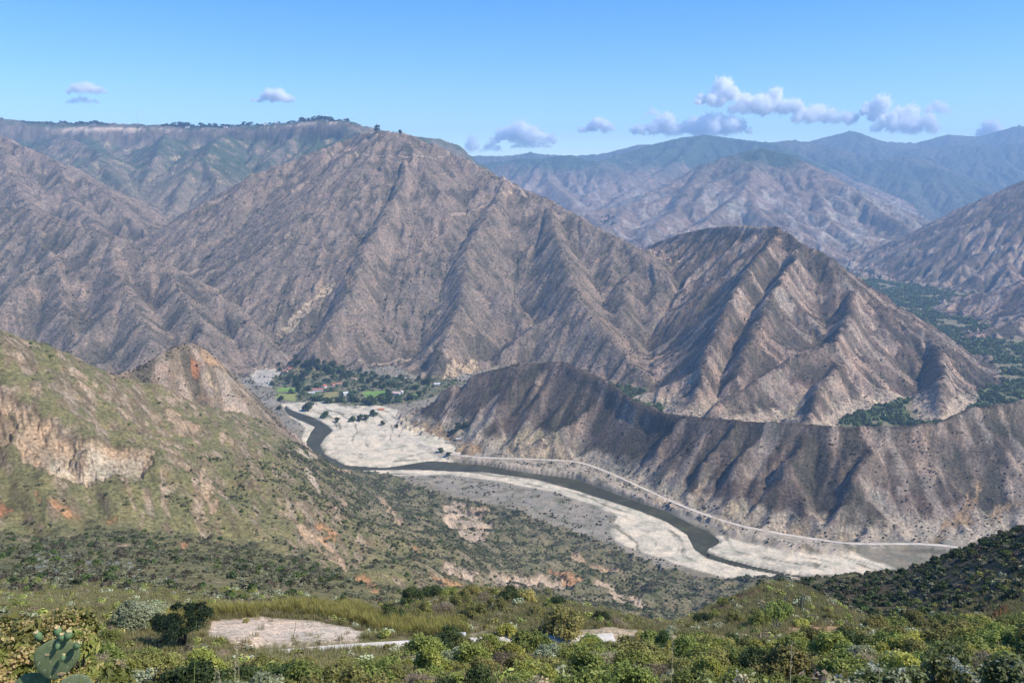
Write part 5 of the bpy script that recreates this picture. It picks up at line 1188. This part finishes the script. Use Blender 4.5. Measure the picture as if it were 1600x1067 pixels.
near_shrub(1185, 9.5, 1042, 150, 'leafy shrub with small pale flowers left of the cream flower heads', GLOSS, 10000, .042, 2.6, (CREAMF, .10, 1.0), 'cream-flowered shrubs', 6, fn=22)
near_shrub(1100, 9., 1052, 130, 'low pale-flowered shrub farthest left of its row', GLOSS, 9000, .042, 2.6, (CREAMF, .09, 1.0), 'cream-flowered shrubs', 7, fn=16)
WL = [(.08,.105,.028), (.15,.18,.055), (.24,.26,.10), (.45,.45,.30)]
for k, (px, y, tp, wpx, lb) in enumerate(((1540, 15., 998, 190, 'glossy shrub with white leaf tips, tallest at the bottom right'), (1420, 14., 1024, 170, 'glossy white-tipped shrub beside the tallest one'), (1625, 13., 1014, 160, 'white-tipped shrub running out of the frame'), (1345, 13., 1046, 120, 'small glossy white-tipped shrub next to the cream flowers'))):
    near_shrub(px, y, tp, wpx, lb, WL, 14000, .05, 2.3, ([(.55,.55,.45), (.4,.42,.3)], .12, 1.), 'white-tipped glossy shrubs', 10 + k, fn=26)
# prickly pear
M_PAD = col_material('pad_skin', .6, .12, .0015, 30)
px_m = 1 / 1256.
def pad_mesh(w, h, th, col, seed):
    bm = bmesh.new(); bmesh.ops.create_uvsphere(bm, u_segments=40, v_segments=28, radius=1); mb = MB(); vs = []
    for v in bm.verts:
        x_, y_, z_ = v.co; an_ = math.atan2(z_, x_); k = 1 + .16 * z_ - .12 * z_ * z_ + .04 * math.sin(3 * an_ + seed) + .02 * math.sin(7 * an_ + 2 * seed); vs.append((x_ * w / 2 * k, y_ * th / 2 * (1 + .15 * math.sin(5 * x_ + seed) * math.sin(4 * z_)), z_ * h / 2))
    mb.add(vs, [tuple(v.index for v in f.verts) for f in bm.faces], col); bm.free(); return mb
YC = 3.7; ax, qz = ray(88, 1026); pc = Vector((ax * YC, YC, qz * YC)); gz = float(ground_z(pc.x, pc.y))
t = thing('prickly_pear', (pc.x - .02, pc.y, gz - .03), 'prickly pear cactus with green fruits along its top pad', 'cactus')
base = t.location
PADC = (.135, .175, .088)
def pad(cx, cz, w, h, th, rot, seed, yo=0.):
    o = pad_mesh(w, h, th, tuple(c * (.9 + .2 * rv_.rand()) for c in PADC), seed).obj('pad', M_PAD, t, True); o.location = Vector((cx, pc.y + yo, cz)) - base; o.rotation_euler = (.1, rot, .5)
    mb = MB()
    for r_ in range(5):
        for c_ in range(4):
            u, v = -.36 + .24 * c_ + .12 * (r_ % 2), -.38 + .19 * r_
            if u * u + v * v < .2:
                q = Vector((u * w, -th / 2 * math.sqrt(max(.05, 1 - 4 * (u * u + v * v))) - .001, v * h)); mb.blob(q, (.0026, .0024, .0026), 1, .1, 1, (.42, .38, .26))
                for s_ in range(3): mb.tube([q, q + Vector((.005 * rv_.normal(), -.009, .005 * rv_.normal()))], [.0004, .0002], 3, (.5, .46, .34), False)
    sp = mb.obj('spine', M_PAD, o); mb = MB()
    for u, v, s_ in ((.12, -.36, .018), (-.2, .16, .010), (.2, .05, .009), (-.05, -.2, .007)): mb.blob((u * w, -th / 2 * math.sqrt(max(.05, 1 - 4 * (u * u + v * v))) - .0005, v * h), (s_, .003, s_ * .6), 2, .3, seed, (.34, .25, .14))
    mb.obj('corky_scar', M_BARK, o); return o
p0 = pad(pc.x, pc.z - .012, .205, .235, .022, .12, 1)
pad(pc.x - .15, pc.z - .19, .16, .2, .026, -.5, 2, .02); pad(pc.x + .05, pc.z - .26, .2, .3, .035, .1, 3, .03); pad(pc.x - .02, pc.z - .5, .2, .34, .05, -.1, 4, .04); pad(pc.x + .0, pc.z - .8, .19, .4, .06, .05, 5, .05)
for fx, fz, rot, s_, yo in ((-.075,.112,-.4,.72,0),(.024,.134,.0,.75,0),(.076,.12,.35,.78,-.01),(.05,.115,.2,.62,-.02),(.108,.06,.7,.72,0),(.03,.075,.1,.5,-.03),(.05,.01,.2,.48,-.03)):
    mb = MB(); mb.tube([(0, 0, -.03 * s_), (0, 0, -.012 * s_), (0, 0, .012 * s_), (0, 0, .03 * s_), (0, 0, .034 * s_)], [.010 * s_, .020 * s_, .026 * s_, .022 * s_, .015 * s_], 14, (.12, .19, .085)); f = mb.obj('fruit', M_PAD, t, True); f.location = Vector((pc.x + fx, pc.y + yo, pc.z + fz)) - base; f.rotation_euler = (.1 - (.5 if yo < -.02 else 0), rot, 0)
    mb = MB()
    for k in range(16):
        a = k * .81; l = .016 * s_ * (.7 + .5 * rv_.rand()); mb.tube([(.008 * s_ * math.cos(a), .008 * s_ * math.sin(a), .031 * s_), (.015 * s_ * math.cos(a), .015 * s_ * math.sin(a), .033 * s_ + l)], [.0045 * s_, .002 * s_], 4, (.62 + .1 * rv_.rand(), .55, .36 - .1 * rv_.rand()))
    w2 = mb.obj('flower', M_PAD, f)
# grass stalks close to the camera
M_STALK = col_material('stalk_skin', .7, .2, 0, 8)
ST_ = [(285,307,970,'g'),(358,369,994,'s'),(367,370,1006,'s'),(318,338,1040,'s'),(330,341,1044,'s'),(395,402,1046,'g'),(437,463,968,'g'),(494,494,1008,'g'),(587,592,1012,'g'),(744,788,1018,'g'),(826,803,1022,'g'),(876,876,1008,'g'),(906,885,1014,'g'),(962,946,998,'g'),(1046,1052,970,'s'),(1258,1238,1001,'s'),(1373,1374,1044,'s'),(160,163,985,'g'),(126,128,975,'g'),(100,104,990,'s'),(420,424,1052,'g'),(500,505,1056,'s')]
STK = []
for k, (bx, tx, ty, kd_) in enumerate(ST_):
    y = 3.2 + 1.6 * ((k * .618) % 1); b = P(bx + (bx - tx) * .4, 1100, y); gz = float(ground_z(b[0], y)); tp = Vector(P(tx, ty, y * .98)); b0 = Vector((b[0], y, gz - .02)); c = (.22, .25, .06) if kd_ == 'g' else (.46, .38, .22)
    lean = 'leaning left' if tx < bx - 3 else ('leaning right' if tx > bx + 3 else 'standing straight')
    t = thing('grass_stalk', b0, 'single %s grass stalk %s' % ('green' if kd_ == 'g' else 'dry straw', lean), 'grass stalk', 'grass stalks at the viewer\'s feet')
    mb = MB(); v = tp - b0; bow = Vector((.03 * math.sin(k * 2.), 0, 0)); mb.tube([(0, 0, 0), v * .5 + bow, v * .85 + bow * .6, v], [.0032, .0026, .0018, .0009], 5, c); mb.obj('stem', M_STALK, t)
    mb = MB()
    for q in range(14 if kd_ == 's' else 7):
        w_2 = .80 + .2 * q / (14 if kd_ == 's' else 7); pt = v * w_2 + bow * (1 - w_2) * 3; a = q * 2.4; mb.tube([pt, pt + Vector((.012 * math.cos(a), .012 * math.sin(a), .014))], [.0016, .0006], 3, tuple(min(1, q_ * 1.15) for q_ in c), False)
    mb.obj('seed_head', M_STALK, t); STK.append((('green' if kd_ == 'g' else 'dry straw') + ' grass stalk ' + lean, tp.x, y, -.55 * y, t))
name_by_place(STK, lambda k: k)
# ------------------------------------------------------------------ cumulus clouds far beyond the last ridge
CY_ = 23000.
def cloud(label, pieces, seed, thin=1., Yd=CY_):
    r = np.random.RandomState(700 + seed); lobes = []
    for px, py, w, h in pieces:
        a, q = ray(px, py); W_, H_ = w / 1256. * Yd * 1.12, h / 1256. * Yd * 1.02; n = max(6, int(w / h * 5)); bz = q * Yd - H_ * .5
        for k in range(n):
            f = (k + .5) / n * 2 - 1; rad = H_ * (.26 + .26 * r.rand()) * (1 - .45 * abs(f)); lobes.append((a * Yd + f * (W_ / 2 - rad * .8), Yd + r.normal() * H_ * .25, bz + rad * .75 + H_ * .62 * r.rand() ** 1.3 * (1 - abs(f) ** 1.5), rad))
    lo = np.array(lobes); m = 1.25
    x0, x1 = (lo[:, 0] - lo[:, 3] * m).min(), (lo[:, 0] + lo[:, 3] * m).max(); y0, y1 = (lo[:, 1] - lo[:, 3] * m).min(), (lo[:, 1] + lo[:, 3] * m).max(); z0, z1 = (lo[:, 2] - lo[:, 3]).min(), (lo[:, 2] + lo[:, 3] * m).max()
    mat = bpy.data.materials.new('cloud_vapour'); mat.use_nodes = True; nt = mat.node_tree; nt.nodes.clear(); out = nt.nodes.new('ShaderNodeOutputMaterial'); vol = nt.nodes.new('ShaderNodeVolumePrincipled'); nt.links.new(vol.outputs[0], out.inputs['Volume'])
    vol.inputs['Color'].default_value = (1, 1, 1, 1); vol.inputs['Anisotropy'].default_value = .0
    pos = nt.nodes.new('ShaderNodeNewGeometry').outputs['Position']; acc = None
    sc_ = float(lo[:, 3].mean())
    nz = noise(nt, pos, 1 / (sc_ * .55), 8, .68)
    for x, y, z, rad in lobes:
        d = N(nt, 'ShaderNodeVectorMath', operation='DISTANCE'); nt.links.new(pos, d.inputs[0]); d.inputs[1].default_value = (x, y, z)
        k = N(nt, 'ShaderNodeMath', operation='MULTIPLY_ADD'); nt.links.new(d.outputs['Value'], k.inputs[0]); k.inputs[1].default_value = -1 / rad; k.inputs[2].default_value = 1.0
        if acc is None: acc = k.outputs[0]
        else:
            mx = N(nt, 'ShaderNodeMath', operation='SMOOTH_MAX'); nt.links.new(acc, mx.inputs[0]); nt.links.new(k.outputs[0], mx.inputs[1]); mx.inputs[2].default_value = .28; acc = mx.outputs[0]
    e = N(nt, 'ShaderNodeMath', operation='MULTIPLY_ADD'); nt.links.new(nz, e.inputs[0]); e.inputs[1].default_value = 3.3; e.inputs[2].default_value = -1.68
    s_ = N(nt, 'ShaderNodeMath', operation='ADD'); nt.links.new(acc, s_.inputs[0]); nt.links.new(e.outputs[0], s_.inputs[1])
    sx = nt.nodes.new('ShaderNodeSeparateXYZ'); nt.links.new(pos, sx.inputs[0]); fb = N(nt, 'ShaderNodeMapRange', in1=z0, in2=z0 + (z1 - z0) * .45); nt.links.new(sx.outputs['Z'], fb.inputs[0]); fb.inputs[3].default_value = .18
    sm = N(nt, 'ShaderNodeMapRange', in1=.0, in2=.34); nt.links.new(s_.outputs[0], sm.inputs[0])
    t1_ = N(nt, 'ShaderNodeMath', operation='MULTIPLY'); nt.links.new(sm.outputs[0], t1_.inputs[0]); nt.links.new(fb.outputs[0], t1_.inputs[1])
    t2_ = N(nt, 'ShaderNodeMath', operation='MULTIPLY'); nt.links.new(t1_.outputs[0], t2_.inputs[0]); t2_.inputs[1].default_value = .024 * thin ** 1.5; nt.links.new(t2_.outputs[0], vol.inputs['Density'])
    mb = MB(); mb.box(x0, x1, y0, y1, z0, z1); o = mb.obj('cloud', mat); tag(o, label, 'cloud', 'small cumulus clouds'); return o
cloud('long white cumulus cloud, the longest, above the bluish distant peak', [(1130,150,84,32),(1205,160,120,34),(1290,176,96,34)], 1)
cloud('thick white cloud trailing to the right of the longest cloud', [(1366,172,58,34),(1414,189,100,36)], 2)
cloud('small white cloud puff alone above the thick trailing cloud', [(1464,170,42,18)], 3, .6)
cloud('broad white cloud sitting low behind the wooded distant summit', [(1112,193,112,36),(1040,197,100,26)], 4)
cloud('tiny white wisp above the low broad cloud', [(1019,176,26,14)], 5, .5)
cloud('small rounded white cloud left of the low broad cloud', [(932,195,54,24)], 6)
cloud('white cloud low over the hazy gap in the mountains', [(818,209,96,28),(830,225,60,14)], 7)
cloud('pair of faint puffs at the shoulder of the big mountain', [(738,228,32,22),(770,229,30,16)], 8, .6)
cloud('white cloud high over the mesa with a flat base', [(134,138,62,18)], 9, .7); cloud('thin cloud just below the one high over the mesa', [(128,157,50,12)], 10, .5)
cloud('compact white cloud alone in the sky over the wooded end of the mesa', [(427,151,64,18)], 11); cloud('faint little wisp beside the mesa cloud', [(200,136,20,7)], 12, .15)
cloud('white cloud peeping over the farthest blue ridge', [(1550,204,46,22)], 13)
S.cycles.volume_bounces = 32; S.cycles.max_bounces = 36; S.cycles.volume_step_rate = .12; S.cycles.volume_max_steps = 256
log('clouds')
# ------------------------------------------------------------------ camera, sun, sky
cam = bpy.data.cameras.new('camera'); cam.sensor_width = 36; cam.lens = F_PX / 1600 * 36; cam.clip_start = .1; cam.clip_end = 200000
camo = bpy.data.objects.new('camera', cam); S.collection.objects.link(camo); camo.rotation_euler = (math.pi / 2 - TH, 0, 0); S.camera = camo
SUN_EL, SUN_AZ = math.radians(49), math.radians(108)   # azimuth clockwise from the view direction
sd = Vector((math.sin(SUN_AZ) * math.cos(SUN_EL), math.cos(SUN_AZ) * math.cos(SUN_EL), math.sin(SUN_EL)))
sun = bpy.data.lights.new('sun', 'SUN'); sun.energy = 4.5; sun.angle = math.radians(.5); sun.color = (1, .93, .81)
suno = bpy.data.objects.new('sun', sun); S.collection.objects.link(suno); suno.rotation_euler = sd.to_track_quat('Z', 'Y').to_euler()
W = bpy.data.worlds.new('World'); S.world = W; W.use_nodes = True; wn = W.node_tree
sky = wn.nodes.new('ShaderNodeTexSky'); sky.sky_type = 'NISHITA'; sky.sun_disc = False; sky.sun_elevation = SUN_EL; sky.sun_rotation = SUN_AZ
sky.altitude = 1500; sky.air_density = 1.2; sky.dust_density = .2; sky.ozone_density = 4.0
hsv = wn.nodes.new('ShaderNodeHueSaturation'); hsv.inputs['Saturation'].default_value = 1.4; hsv.inputs['Hue'].default_value = .512
bg = wn.nodes['Background']; wn.links.new(sky.outputs[0], hsv.inputs['Color']); wn.links.new(hsv.outputs[0], bg.inputs[0]); bg.inputs[1].default_value = .15
S.view_settings.view_transform = 'Standard'; S.view_settings.look = 'None'; S.view_settings.exposure = .46; S.view_settings.gamma = 1; S.view_settings.use_curve_mapping = False
S.cycles.use_denoising = True; S.cycles.denoiser = 'OPENIMAGEDENOISE'; S.cycles.denoising_input_passes = 'RGB_ALBEDO_NORMAL'; S.cycles.denoising_prefilter = 'ACCURATE'
